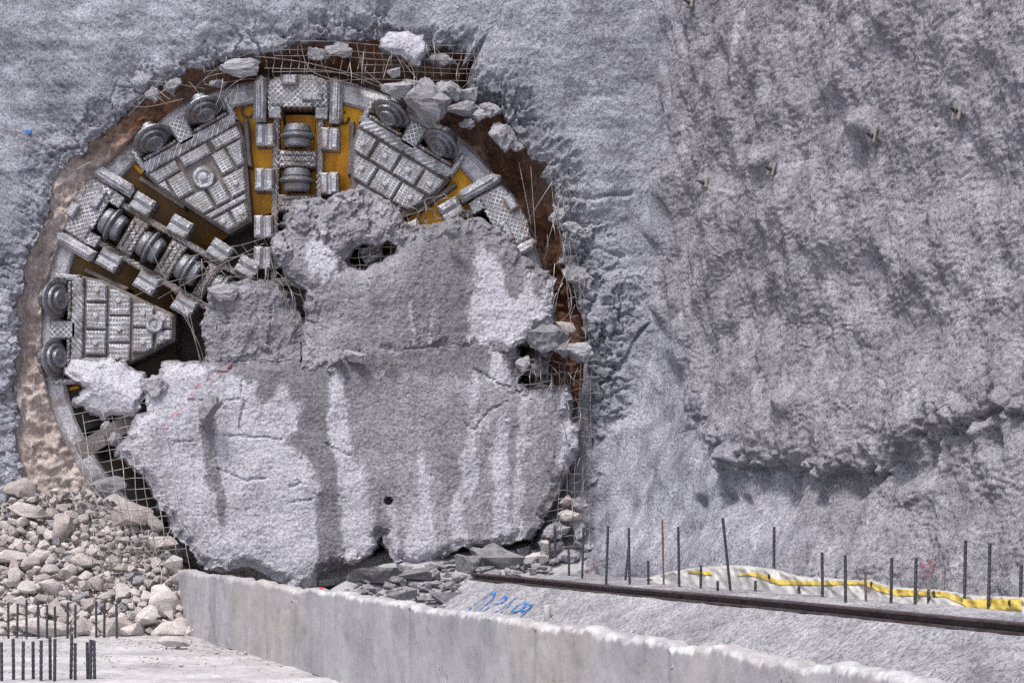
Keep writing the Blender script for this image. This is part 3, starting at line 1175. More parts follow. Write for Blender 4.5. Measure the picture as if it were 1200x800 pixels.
# ------------------------------------------------------------------ broken slabs
JOINT = [(353, 430), (388, 427), (402, 415), (430, 411), (530, 405), (597, 405)]


def resample(poly, step):
    out = []
    n = len(poly)
    for i in range(n):
        a, b = poly[i], poly[(i + 1) % n]
        L = math.hypot(b[0] - a[0], b[1] - a[1])
        m = max(1, int(L / step))
        for k in range(m):
            out.append((a[0] + (b[0] - a[0]) * k / m, a[1] + (b[1] - a[1]) * k / m))
    return out


def jitter_poly(poly, amp, seed):
    p = np.array(resample(poly, 2.6))
    c = p.mean(0)
    p[:, 0] += amp * fbm(p[:, 0] * 0.11, p[:, 1] * 0.11, 0.3, 3, seed, 0.6)
    p[:, 1] += amp * fbm(p[:, 0] * 0.11, p[:, 1] * 0.11, 7.7, 3, seed + 5, 0.6)
    return p


def slab(name, poly, Y, thick, mat, seed, hole=None, step=2.3, rough=1.0, tilt=(0, 0), tonef=None, paintf=None, edge=12, amp=3.0, crumb=None, cracks=(), bores=(), facets=0):
    outer = jitter_poly(poly, amp, seed)
    loops = [outer]
    if hole is not None:
        loops.append(jitter_poly(hole, 2.0, seed + 9))
    pts, edg = [], []
    for lp in loops:
        k = len(pts)
        n = len(lp)
        pts += [tuple(p) for p in lp]
        edg += [(k + i, k + (i + 1) % n) for i in range(n)]
    mn, mx = outer.min(0), outer.max(0)
    gx, gy = np.meshgrid(np.arange(mn[0], mx[0], step), np.arange(mn[1], mx[1], step), indexing='ij')
    r = np.random.RandomState(seed)
    gx = (gx + r.uniform(-.3, .3, gx.shape) * step).ravel()
    gy = (gy + r.uniform(-.3, .3, gy.shape) * step).ravel()
    ok = inpoly(gx, gy, outer) & (segdist(gx, gy, outer[::2]) > step * 0.7)
    if hole is not None:
        ok &= ~inpoly(gx, gy, loops[1]) & (segdist(gx, gy, loops[1]) > step * 0.7)
    pts += list(zip(gx[ok].tolist(), gy[ok].tolist()))
    ov, oe, of, *_ = delaunay_2d_cdt([Vector(p) for p in pts], edg, [], 1, 1e-5)
    vv = np.array([(p.x, p.y) for p in ov])
    tri = np.array([list(t) for t in of if len(t) == 3])
    if hole is not None:
        cen = vv[tri].mean(1)
        tri = tri[~inpoly(cen[:, 0], cen[:, 1], loops[1])]
    u, v = vv[:, 0], vv[:, 1]
    x, y = u / 66.7, v / 66.7
    ed = segdist(u, v, outer[::2])
    if hole is not None:
        ed = np.minimum(ed, segdist(u, v, loops[1]))
    tone = tonef(u, v) if tonef else np.full(u.shape, 0.6)
    disp = rough * (0.07 * fbm(x * 0.9, y * 0.9, seed, 2, seed) + 0.016 * fbm(x * 3.2, y * 3.2, 0, 2, seed + 3) + 0.009 * fbm(x * 9, y * 9, 0, 3, seed + 6, 0.65) + 0.008 * perlin(x * 19, y * 19, 0, seed + 8))
    gr = worley(x * 13 + seed, y * 13)
    disp += 0.011 * (0.45 - gr[0])
    if crumb:
        cm = crumb(u, v)
        wx = 0.3 * fbm(x * 3, y * 3, 0, 3, seed + 31, .65)
        c1 = worley(x * 3.2 + wx, y * 3.2 - wx)
        c2 = worley(x * 7 + wx, y * 7 - wx)
        disp += cm * (0.16 * (c1[2] - .5) + 0.08 * (c2[2] - .5))
    disp += 0.012 * sstep(0.4, 0.8, tone)
    if facets:
        rf = np.random.RandomState(seed + 55)
        cuf, cvf = u.mean(), v.mean()
        pls = [rf.uniform(-.28, .28) * (u - cuf) / 66.7 + rf.uniform(-.3, .3) * (v - cvf) / 66.7 + rf.uniform(-.04, .04) for _ in range(facets)]
        disp -= 1.6 * np.max(np.stack(pls), 0)
    jm = 0.12 + 0.88 * sstep(6, 26, segdist(u, v, JOINT, False))
    for cr_ in cracks:
        disp -= 0.05 * np.exp(-(segdist(u + 3 * perlin(x * 4, y * 4, 0, 361), v + 3 * perlin(x * 4, y * 4, 5, 362), cr_, False) / 1.25) ** 2)
    for (hu, hv, hr) in bores:
        disp -= 0.3 * (1 - sstep(hr * .7, hr * 1.2, np.hypot(u - hu, v - hv)))
    disp -= 0.10 * jm * (1 - sstep(0, edge, ed + 5 * fbm(x * 3, y * 3, 2, 2, seed + 11)))
    cu, cv = u.mean(), v.mean()
    Yv = Y - disp + tilt[0] * (u - cu) / 66.7 + tilt[1] * (v - cv) / 66.7
    # outline edges (used by one triangle only)
    cnt = {}
    for t in tri.tolist():
        for a, b in ((t[0], t[1]), (t[1], t[2]), (t[2], t[0])):
            cnt[(a, b)] = 1
    be = [(a, b) for (a, b) in cnt if (b, a) not in cnt]
    verts = [np.stack([(u - 600) * Yv / F, Yv, ZC + (HZ - v) * Yv / F], -1)]
    bi = sorted(set(a for a, b in be) | set(b for a, b in be))
    bpos = {a: k for k, a in enumerate(bi)}
    bi = np.array(bi)
    faces = [tuple(t) for t in tri.tolist()]
    A = (vv[tri[0][1]] - vv[tri[0][0]])
    B = (vv[tri[0][2]] - vv[tri[0][0]])
    flip = (A[0] * B[1] - A[1] * B[0]) < 0      # v runs down: keep fronts facing the viewer
    layers = 5
    prev = {a: a for a in bi.tolist()}
    base = len(u)
    bu, bv, bY = u[bi], v[bi], Yv[bi]
    tones = [tone]
    # outward direction along the outline
    tanx = np.zeros(len(bi))
    tany = np.zeros(len(bi))
    for a, b in be:
        for k in (bpos[a], bpos[b]):
            tanx[k] += u[b] - u[a]
            tany[k] += v[b] - v[a]
    ln = np.hypot(tanx, tany) + 1e-6
    ox, oy = tany / ln, -tanx / ln
    for L in range(1, layers + 1):
        f_ = L / layers
        nz = fbm(bu / 66.7 * 4, bv / 66.7 * 4, f_ * 2.5, 3, seed + 21)
        w_ = 5.5 * nz * math.sin(f_ * 3.0) + 2.5 * f_
        lu, lv = bu + ox * w_ , bv + oy * w_
        lY = bY + thick * f_ + 0.05 * nz * (L < layers)
        verts.append(np.stack([(lu - 600) * lY / F, lY, ZC + (HZ - lv) * lY / F], -1))
        tones.append(np.full(len(bi), 0.42))
        cur = {a: base + k for a, k in bpos.items()}
        for a, b in be:
            faces.append((prev[b], prev[a], cur[a], cur[b]))
        prev = cur
        base += len(bi)
    # back face
    lp = {a: b for a, b in be}
    start = be[0][0]
    allv = np.concatenate(verts)
    seen = set()
    chains = []
    for s0 in lp:
        if s0 in seen:
            continue
        ch = [s0]
        seen.add(s0)
        nx = lp[s0]
        while nx != s0 and nx not in seen:
            ch.append(nx)
            seen.add(nx)
            nx = lp.get(nx, s0)
        chains.append([prev[c] for c in ch])
    chains.sort(key=len, reverse=True)
    tes = tessellate_polygon([[Vector((allv[i][0], allv[i][2], 0)) for i in ch] for ch in chains[:2 if hole is not None else 1]])
    flat = [i for ch in chains[:2 if hole is not None else 1] for i in ch]
    faces += [tuple(flat[i] for i in t) for t in tes]
    if not flip:
        pass
    me = mesh(name, allv, faces, False)
    sm = np.zeros(len(me.polygons), bool)
    me.polygons.foreach_set('use_smooth', sm)
    tn = np.concatenate(tones)
    fattr(me, 'tone', tn)
    pt = np.zeros(len(allv))
    if paintf:
        pt[:len(u)] = paintf(u, v)
    fattr(me, 'paint', pt)
    bm_fix(me)
    o = link(name, me, mat)
    recenter(o)
    return o


def bm_fix(me):
    import bmesh
    bm = bmesh.new()
    bm.from_mesh(me)
    bmesh.ops.recalc_face_normals(bm, faces=bm.faces)
    bm.to_mesh(me)
    bm.free()


def soft(polys, u, v, seed, w=3.0, warp=5.0):
    x, y = u / 66.7, v / 66.7
    uu = u + warp * fbm(x * 2.5, y * 1.6, 0, 4, seed, 0.65)
    vv2 = v + warp * 1.6 * fbm(x * 3.5, y * 1.2, 5, 4, seed + 4, 0.65)
    m = np.zeros(u.shape)
    for p in polys:
        d = segdist(uu, vv2, p) * np.where(inpoly(uu, vv2, p), 1, -1)
        m = np.maximum(m, sstep(-w * 0.4, w * 0.6, d))
    return m


A_POLY = [(136, 529), (149, 512), (162, 488), (173, 480), (169, 467), (171, 454), (186, 445), (194, 428), (209, 425), (231, 427), (244, 426), (265, 425),
          (299, 423), (340, 424), (389, 426), (391, 419), (402, 413), (429, 411), (474, 411), (530, 406), (586, 406), (603, 407), (609, 437), (605, 449),
          (620, 456), (639, 456), (665, 452), (669, 467), (667, 490), (678, 505), (678, 527), (665, 554), (657, 565), (654, 580), (642, 599), (635, 617),
          (620, 629), (605, 634), (582, 640), (556, 640), (545, 640), (530, 647), (511, 659), (492, 664), (474, 659), (461, 659), (453, 640), (447, 627),
          (436, 647), (417, 659), (395, 662), (376, 670), (368, 690), (340, 687), (321, 679), (310, 670), (287, 662), (272, 668), (242, 668), (231, 659),
          (220, 640), (201, 625), (197, 602), (186, 595), (181, 580), (171, 557), (149, 541)]
A_DARK = [[(236, 488), (250, 495), (256, 540), (268, 600), (262, 625), (250, 590), (240, 530)],  # first outline: shadow below the knob, painted into the tone
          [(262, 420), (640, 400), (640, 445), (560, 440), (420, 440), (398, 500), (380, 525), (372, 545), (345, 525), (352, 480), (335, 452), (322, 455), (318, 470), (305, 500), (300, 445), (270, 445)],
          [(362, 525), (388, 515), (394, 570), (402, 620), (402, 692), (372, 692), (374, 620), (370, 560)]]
A_LIGHT = [[(136, 529), (173, 470), (194, 425), (240, 425), (262, 440), (300, 445), (305, 460), (345, 520), (372, 550), (376, 620), (372, 692), (136, 692)],
           [(322, 457), (335, 452), (340, 475), (352, 505), (300, 512), (312, 480)],
           [(388, 436), (404, 436), (408, 480), (408, 515), (428, 560), (434, 610), (437, 650), (402, 662), (402, 610), (394, 540), (386, 500)],
           [(496, 525), (504, 560), (506, 610), (515, 655), (478, 666), (478, 620), (494, 600)],
           [(552, 495), (560, 540), (556, 570), (545, 590), (546, 640), (530, 640), (530, 600), (540, 570), (540, 525)],
           [(574, 408), (590, 415), (597, 450), (572, 450)], [(553, 430), (562, 455), (560, 480), (553, 480)], [(570, 485), (578, 500), (560, 510), (556, 490)],
           [(584, 490), (596, 480), (594, 560), (596, 600), (600, 632), (582, 632), (580, 560), (578, 545)],
           [(608, 455), (618, 460), (618, 500), (612, 560), (614, 625), (600, 632), (606, 540)],
           [(660, 455), (669, 460), (667, 490), (680, 505), (680, 527), (664, 556), (654, 548), (660, 500)],
           [(455, 585), (463, 590), (470, 655), (462, 660)]]


def tone_a(u, v):
    x, y = u / 66.7, v / 66.7
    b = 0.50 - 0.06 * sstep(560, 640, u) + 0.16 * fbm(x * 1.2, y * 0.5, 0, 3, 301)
    li = soft(A_LIGHT, u, v, 311, 7, 8)
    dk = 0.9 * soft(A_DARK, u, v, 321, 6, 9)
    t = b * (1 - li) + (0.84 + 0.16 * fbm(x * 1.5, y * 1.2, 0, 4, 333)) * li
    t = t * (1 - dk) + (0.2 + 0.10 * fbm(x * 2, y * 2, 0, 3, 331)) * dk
    li2 = 0.95 * soft(A_LIGHT[1:], u, v, 341, 7, 8)
    return np.clip(t * (1 - li2) + 0.86 * li2, 0, 1)


def paint_a(u, v):
    x, y = u / 66.7, v / 66.7
    d = np.minimum(segdist(u, v, [(176, 545), (190, 505), (225, 460), (238, 447)], False), segdist(u, v, [(238, 447), (255, 436), (275, 424)], False))
    n = perlin(x * 14, y * 14, 0, 351)
    return (d < 3.2) * sstep(0.12, 0.35, n)


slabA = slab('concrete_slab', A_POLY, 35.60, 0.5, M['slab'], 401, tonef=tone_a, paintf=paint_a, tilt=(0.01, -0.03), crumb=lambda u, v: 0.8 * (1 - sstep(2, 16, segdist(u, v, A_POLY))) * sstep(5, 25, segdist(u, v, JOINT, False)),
             cracks=([(222, 468), (240, 470)], [(240, 500), (262, 470), (282, 468)], [(262, 512), (300, 511), (331, 514)], [(255, 548), (290, 563), (312, 560)], [(340, 570), (352, 566)], [(345, 588), (365, 584)],
                     [(383, 520), (400, 530), (412, 532)], [(283, 445), (286, 470), (280, 505)], [(545, 495), (556, 505), (575, 480), (592, 470)], [(556, 432), (585, 450), (598, 452)], [(205, 518), (228, 516)]), bores=((455.5, 586.5, 4.5),))
tag(slabA, 'huge broken concrete slab with dark wet streaks covering the lower cutterhead', 'concrete slab')

B_POLY = [(319, 293), (323, 279), (338, 270), (337, 260), (341, 245), (346, 236), (370, 234), (385, 237), (397, 228), (412, 224), (427, 224), (450, 234), (469, 255),
          (481, 270), (492, 266), (510, 264), (525, 261), (552, 258), (564, 258), (588, 273), (603, 293), (615, 305), (630, 317), (642, 320), (650, 329),
          (649, 368), (648, 383), (627, 392), (615, 399), (597, 412), (582, 412), (555, 412), (534, 411), (486, 416), (450, 418), (425, 420), (402, 424), (388, 436), (353, 438),
          (354, 400), (357, 387), (361, 371), (359, 341), (346, 329), (338, 320), (328, 311)]
B_HOLE = [(403, 305), (415, 291), (425, 284), (440, 287), (455, 281), (466, 288), (462, 299), (445, 309), (425, 317), (408, 315)]
B_LIGHT = [[(560, 287), (572, 293), (588, 297), (596, 345), (604, 350), (612, 340), (616, 318), (628, 318), (630, 352), (636, 352), (640, 325), (652, 325), (650, 386), (615, 401), (553, 404), (553, 370), (556, 330)],
           [(482, 352), (486, 375), (488, 404), (482, 402), (480, 370)], [(507, 338), (511, 365), (511, 404), (505, 404), (507, 370)],
           [(364, 272), (378, 268), (384, 290), (394, 285), (396, 330), (378, 332), (374, 318), (362, 322), (354, 305)]]


def tone_b(u, v):
    x, y = u / 66.7, v / 66.7
    b = 0.43 + 0.14 * fbm(x * 1.1, y * 0.7, 0, 4, 501) - 0.10 * sstep(440, 520, u) + 0.08 * sstep(330, 300, v) * (u < 440)
    li = 0.97 * soft(B_LIGHT, u, v, 511, 6, 8)
    return np.clip(b * (1 - li) + 0.88 * li, 0, 1)


slabB = slab('concrete_slab', B_POLY, 35.74, 0.42, M['slab'], 421, hole=B_HOLE, tonef=tone_b, tilt=(0.0, -0.05), rough=1.3,
             crumb=lambda u, v: np.clip(sstep(330, 270, v + 25 * fbm(u / 30, v / 30, 0, 2, 77)) * sstep(520, 430, u) + 0.9 * (1 - sstep(4, 22, segdist(u, v, B_POLY))), 0, 1))
tag(slabB, 'upper broken concrete slab with a ragged hole and one big pale patch', 'concrete slab')
C_POLY = [(239, 392), (242, 368), (247, 356), (248, 342), (265, 336), (289, 329), (307, 332), (325, 335), (337, 347), (352, 368), (356, 386), (350, 401), (352, 413), (350, 428), (300, 430), (246, 431), (243, 412)]
slabC = slab('concrete_slab', C_POLY, 35.80, 0.42, M['slab'], 431, tonef=lambda u, v: 0.42 + 0.12 * fbm(u / 50, v / 50, 0, 3, 441), tilt=(0.05, -0.06), rough=1.5, crumb=lambda u, v: 0.45 + 0 * u)
tag(slabC, 'small dull grey slab wedged left of the upper slab', 'concrete slab')

W_POLY = [(78, 433), (84, 421), (110, 424), (130, 420), (150, 430), (168, 438), (173, 450), (165, 475), (158, 490), (140, 483), (120, 491), (101, 479), (86, 470), (101, 457), (94, 447), (80, 441)]
o = slab('concrete_chunk', W_POLY, 35.72, 0.4, M['slab'], 451, tonef=lambda u, v: 0.9 + 0 * u, tilt=(0.1, -0.15), rough=1.0, edge=7, amp=4, crumb=lambda u, v: 0.22 + 0 * u, facets=7)
tag(o, 'large white jagged concrete chunk resting against the left cutterhead panel', 'concrete chunk')
T_POLY = [(446, 46), (455, 40), (468, 39), (480, 37), (497, 42), (499, 58), (491, 78), (482, 76), (471, 65), (456, 63), (447, 56)]
o = slab('concrete_chunk', T_POLY, 35.78, 0.25, M['slab'], 461, tonef=lambda u, v: 0.97 + 0 * u, tilt=(0, -0.2), rough=1.0, edge=5, crumb=lambda u, v: 0.15 + 0 * u, facets=5)
tag(o, 'white concrete chunk hanging in the wire mesh above the cutterhead', 'concrete chunk')

# ------------------------------------------------------------------ rocks
import bmesh


def rock_mesh(name, seed, mat, npts=14, soften=0.0, na=0.06, sc=(1, .85, .75)):
    """angular broken stone: convex hull of random points, subdivided and roughened"""
    r = np.random.RandomState(seed)
    p = r.normal(size=(npts, 3))
    p /= np.linalg.norm(p, axis=1)[:, None]
    p *= r.uniform(.72, 1.0, (npts, 1))
    p *= np.array(sc) * r.uniform(.85, 1.1, 3)
    bm = bmesh.new()
    for q in p:
        bm.verts.new(q)
    res = bmesh.ops.convex_hull(bm, input=bm.verts)
    for v in [v for v in bm.verts if not v.link_faces]:
        bm.verts.remove(v)
    bmesh.ops.subdivide_edges(bm, edges=bm.edges[:], cuts=2 if soften else 4, use_grid_fill=True)
    bmesh.ops.triangulate(bm, faces=bm.faces[:])
    for _ in range(2 if soften > .3 else 1):
        if soften:
            bmesh.ops.smooth_vert(bm, verts=bm.verts[:], factor=soften, use_axis_x=True, use_axis_y=True, use_axis_z=True)
    co = np.array([v.co[:] for v in bm.verts])
    s = seed * 3.1
    nz = na * 1.6 * fbm(co[:, 0] * 2 + s, co[:, 1] * 2, co[:, 2] * 2, 3, 600) + na * perlin(co[:, 0] * 5 + s, co[:, 1] * 5, co[:, 2] * 5, 610)
    co = co * (1 + nz)[:, None]
    for v, q in zip(bm.verts, co):
        v.co = q
    bmesh.ops.recalc_face_normals(bm, faces=bm.faces[:])
    me = bpy.data.meshes.new(name)
    bm.to_mesh(me)
    bm.free()
    me.materials.append(mat)
    if soften:
        me.polygons.foreach_set('use_smooth', np.ones(len(me.polygons), bool))
        me.set_sharp_from_angle(angle=math.radians(28))
    return me


ROCKS = [rock_mesh('rock', 700 + i, M['rock'], 13 + i % 9, 0.16 if i % 3 else 0.3, .07) for i in range(18)]
CHUNKS = [rock_mesh('concrete_chunk', 740 + i, M['chunk'], 13 + i % 6, 0.0, .17) for i in range(10)]
DCH = [rock_mesh('debris_chunk', 760 + i, M['dchunk'], 12 + i % 5, 0.0, .12) for i in range(10)]
rr = random.Random(5)


def put_rock(name, meshes, u, v, Y, wpx, hpx=None, dpx=None, label=None, cat='rock', group=None, rot=None):
    me = rr.choice(meshes)
    o = link(name, me)
    k = Y / F
    f_ = 0.92 if meshes is ROCKS else 0.84
    s = wpx * k * f_
    h = (hpx or wpx * .8) * k * f_ * 1.1
    d = (dpx or wpx * .85) * k * f_
    o.scale = (s, d, h)
    o.location = P(u, v, Y)
    o.rotation_euler = rot or (rr.uniform(-.45, .45), rr.uniform(-.45, .45), rr.uniform(0, 6.28))
    if rot is None and abs(wpx - (hpx or wpx)) > 4:
        o.rotation_euler = (rr.uniform(-.15, .15), rr.uniform(-.2, .2), rr.choice((0, 3.14)) + rr.uniform(-.3, .3))
    tag(o, label, cat, group)
    return o


def heapY(v):
    return 36.15 + (33.35 - 36.15) * (v - 575) / (745 - 575)


# base body of the heap (fine rubble between the stones)
def build_heap():
    us = np.arange(-230, 232, 2.5)
    ts = np.linspace(0, 1, 80)
    U, T = np.meshgrid(us, ts, indexing='ij')
    top = np.interp(U, [-230, -150, -60, 0, 40, 75, 120, 165, 200, 232], [748, 690, 610, 592, 578, 566, 568, 592, 650, 735])
    V = top + (752 - top) * T
    Y = heapY(V)
    x, y = U / 66.7, V / 66.7
    n = 0.12 * fbm(x * 1.2, y * 1.2, 0, 3, 801) + 0.07 * np.abs(fbm(x * 5, y * 5, 0, 3, 803)) + 0.03 * perlin(x * 16, y * 16, 0, 806)
    Yd = Y + 0.18 - n
    vv = np.stack([(U - 600) * Yd / F, Yd, ZC + (HZ - V) * Yd / F - 0.03], -1).reshape(-1, 3)
    o = link('fine_rubble', mesh('fine_rubble', vv, gridfaces(len(us), len(ts))[:, ::-1], False), M['gravel'])
    tag(o, 'fine grit and small broken stone filling the rubble heap', 'rubble', kind='stuff')


build_heap()
HP = [(-30, 600), (20, 585), (75, 572), (118, 580), (160, 605), (195, 640), (214, 690), (214, 745), (-30, 745)]
SPECIAL = [  # u, v, w, h, label
    (37, 598, 36, 15, 'long flat stone lying at the top of the rubble heap'),
    (75, 622, 24, 30, 'dark brownish boulder standing high in the rubble heap'),
    (147, 606, 40, 32, 'big tan boulder behind the wire mesh above the heap'),
    (12, 651, 28, 14, 'pale oval stone at the left edge of the rubble heap'),
    (196, 704, 25, 38, 'tall pale boulder leaning on the end of the low wall'),
    (50, 737, 42, 28, 'broad fractured boulder at the foot of the heap by the rebar stubs'),
    (92, 735, 28, 26, 'pale boulder at the heap foot right of the broad fractured one'),
    (136, 735, 34, 26, 'wedge shaped pale boulder at the middle of the heap foot'),
    (162, 740, 26, 20, 'low blunt boulder at the heap foot'),
    (180, 722, 30, 26, 'rounded boulder above the heap foot near the low wall'),
    (198, 740, 32, 24, 'large boulder at the heap corner touching the low wall'),
    (222, 742, 14, 14, 'small round stone at the base of the low wall'),
    (207, 752, 26, 13, 'single flat block lying on the floor in front of the heap'),
    (85, 654, 15, 10, 'dark grey stone half way up the rubble heap'),
    (178, 612, 20, 16, 'tan stone behind the mesh beside the left edge of the main slab'),
    (192, 636, 24, 18, 'brownish stone under the left edge of the main slab'),
    (204, 660, 22, 18, 'stone wedged under the left lower edge of the main slab'),
    (208, 680, 18, 14, 'stone squeezed between the heap and the far end of the low wall'),
    (103, 657, 26, 17, 'smooth pale stone in the middle of the rubble heap'),
    (98, 686, 17, 16, 'round pale stone low in the middle of the rubble heap'),
]
placed = []
for (u, v, w, h, lab) in SPECIAL:
    Y = heapY(min(v, 745)) - 0.1
    if v > 744:
        Y = F * (ZC - 0.07) / (v + 2 - HZ)
    ms = DCH if 'dark grey' in lab else ROCKS
    put_rock('boulder' if w > 24 else 'stone', ms, u, v, Y, w, h, None, lab, 'rock')
    placed.append((u, v, (w + h) / 4))


def zone(u, v, w):
    sz = 'tiny' if w < 9 else ('small' if w < 13 else ('middling' if w < 19 else 'large'))
    row = 'top' if v < 610 else ('upper half' if v < 655 else ('lower half' if v < 705 else 'foot'))
    col = 'left side' if u < 55 else ('middle' if u < 125 else 'right side')
    return sz, row + ', ' + col + ','


cnt = 0
tries = 0
while cnt < 265 and tries < 60000:
    tries += 1
    u = rr.uniform(-14, 214)
    v = rr.uniform(572, 742)
    if not bool(inpoly(np.array(u), np.array(v), HP)):
        continue
    low = (v - 575) / 170
    mx = 10 + 19 * low
    w = rr.uniform(8, mx) if tries < 20000 else rr.uniform(6, 11)
    if u > 110 and v < 680:
        w *= 0.75
    if any((u - a) ** 2 + ((v - b) * 1.15) ** 2 < (0.80 * (w / 2 + c)) ** 2 for a, b, c in placed):
        continue
    placed.append((u, v, w / 2))
    dk = rr.random() < (0.10 if v > 600 else 0.4)
    if dk:
        put_rock('stone', DCH, u, v, heapY(v) - 0.04, w, w * rr.uniform(.7, .95), None,
                 '%s dark stone in the %s of the pale heap' % zone(u, v, w), 'rock', 'dark stones in the rubble heap')
    else:
        put_rock('stone', ROCKS, u, v, heapY(v) - 0.04, w, w * rr.uniform(.65, .95), None,
                 '%s pale beige stone in the %s of the rubble heap' % zone(u, v, w), 'rock', 'pale stones in the rubble heap')
    cnt += 1

# debris behind the low wall, at the foot of the slabs
def build_debris():
    us = np.arange(225, 720, 3.0)
    ts = np.linspace(0, 1, 60)
    U, T = np.meshgrid(us, ts, indexing='ij')
    top = np.interp(U, [225, 372, 395, 430, 450, 500, 560, 620, 660, 720], [680, 697, 682, 664, 657, 652, 640, 632, 620, 652])
    V = top + (735 - top) * T
    Y = 36.1 - 3.0 * (V - 640) / 90
    Y = np.where(U > 560, np.maximum(Y, 34.6 + (U - 560) * 0.006), Y)
    x, y = U / 66.7, V / 66.7
    n = 0.14 * fbm(x * 1.4, y * 1.4, 0, 3, 821) + 0.09 * np.abs(fbm(x * 4, y * 4, 0, 3, 823)) + 0.03 * perlin(x * 15, y * 15, 0, 826)
    Yd = Y + 0.08 - n
    vv = np.stack([(U - 600) * Yd / F, Yd, ZC + (HZ - V) * Yd / F - 0.05], -1).reshape(-1, 3)
    o = link('loose_debris', mesh('loose_debris', vv, gridfaces(len(us), len(ts))[:, ::-1], False), M['dbase'])
    tag(o, 'dark grey crushed concrete and earth under the slabs', 'rubble', kind='stuff')


M['dbase'] = rockmat('crushed_concrete', (0.2, 0.197, 0.21), (0.42, 0.415, 0.435), 3)
build_debris()
DSP = [(445, 674, 58, 24, 'long tilted grey slab fragment lying in the dark gap under the slabs'),
       (492, 672, 44, 22, 'broad pale grey fragment under the bottom edge of the main slab'),
       (585, 655, 54, 28, 'rough grey block under the right bottom edge of the main slab'),
       (545, 662, 30, 26, 'angular grey block beside the far end of the rail'),
       (415, 696, 26, 16, 'dark rounded fragment just behind the low wall'),
       (520, 700, 40, 18, 'split grey fragment left of the blue lettering'),
       (470, 700, 34, 20, 'dark grey block behind the low wall under the long tilted fragment')]
pl2 = []
for (u, v, w, h, lab) in DSP:
    Y = 36.1 - 3.0 * (v - 640) / 90 - 0.1
    put_rock('debris_chunk', DCH, u, v, min(Y, 35.5), w, h, w * .6, lab, 'concrete chunk', rot=(rr.uniform(-.3, .3), rr.uniform(-.25, .25), rr.uniform(-.4, .4)))
    pl2.append((u, v, (w + h) / 4.5))
cnt = tries = 0
while cnt < 120 and tries < 8000:
    tries += 1
    u = rr.uniform(388, 650)
    lo = np.interp(u, [388, 450, 560, 650], [700, 670, 652, 640])
    hi = np.interp(u, [388, 540, 565, 650], [706, 716, 676, 668])
    v = rr.uniform(lo, hi)
    w = rr.uniform(7, 20)
    if any((u - a) ** 2 + ((v - b) * 1.2) ** 2 < (0.75 * (w / 2 + c)) ** 2 for a, b, c in pl2):
        continue
    pl2.append((u, v, w / 2))
    Y = 36.1 - 3.0 * (v - 640) / 90 - 0.05
    if u > 560:
        Y = max(Y, 35.0)
    put_rock('debris_chunk', DCH, u, v, Y, w, w * rr.uniform(.55, .8), None,
             '%s dark grey concrete fragment in the debris %s' % ('small' if w < 12 else 'angular', 'behind the low wall left of the lettering' if u < 470 else ('left of the far rail end' if u < 555 else 'behind the far rail end')), 'concrete chunk', 'debris fragments under the slabs')
    cnt += 1
# pale stones piled in the gap at the right end
for (u, v, w, h) in ((652, 621, 24, 18), (668, 604, 20, 15), (676, 622, 18, 22), (640, 660, 22, 16), (664, 652, 26, 18), (683, 640, 20, 16), (652, 641, 18, 14),
                     (676, 664, 24, 13), (690, 661, 20, 12), (697, 672, 26, 10), (652, 660, 14, 11), (662, 588, 16, 12), (678, 592, 14, 14), (640, 640, 16, 12), (626, 655, 18, 12), (690, 650, 14, 12)):
    bg_ = rr.random() < .55
    put_rock('stone', ROCKS if bg_ else CHUNKS, u, v, 35.75, w, h, None, '%s %s stone in the %s of the small pile right of the main slab' % ('larger' if w > 19 else 'smaller', 'beige' if bg_ else 'grey', 'top' if v < 625 else ('middle' if v < 652 else 'bottom')), 'rock', 'stones piled at the right end of the slab')
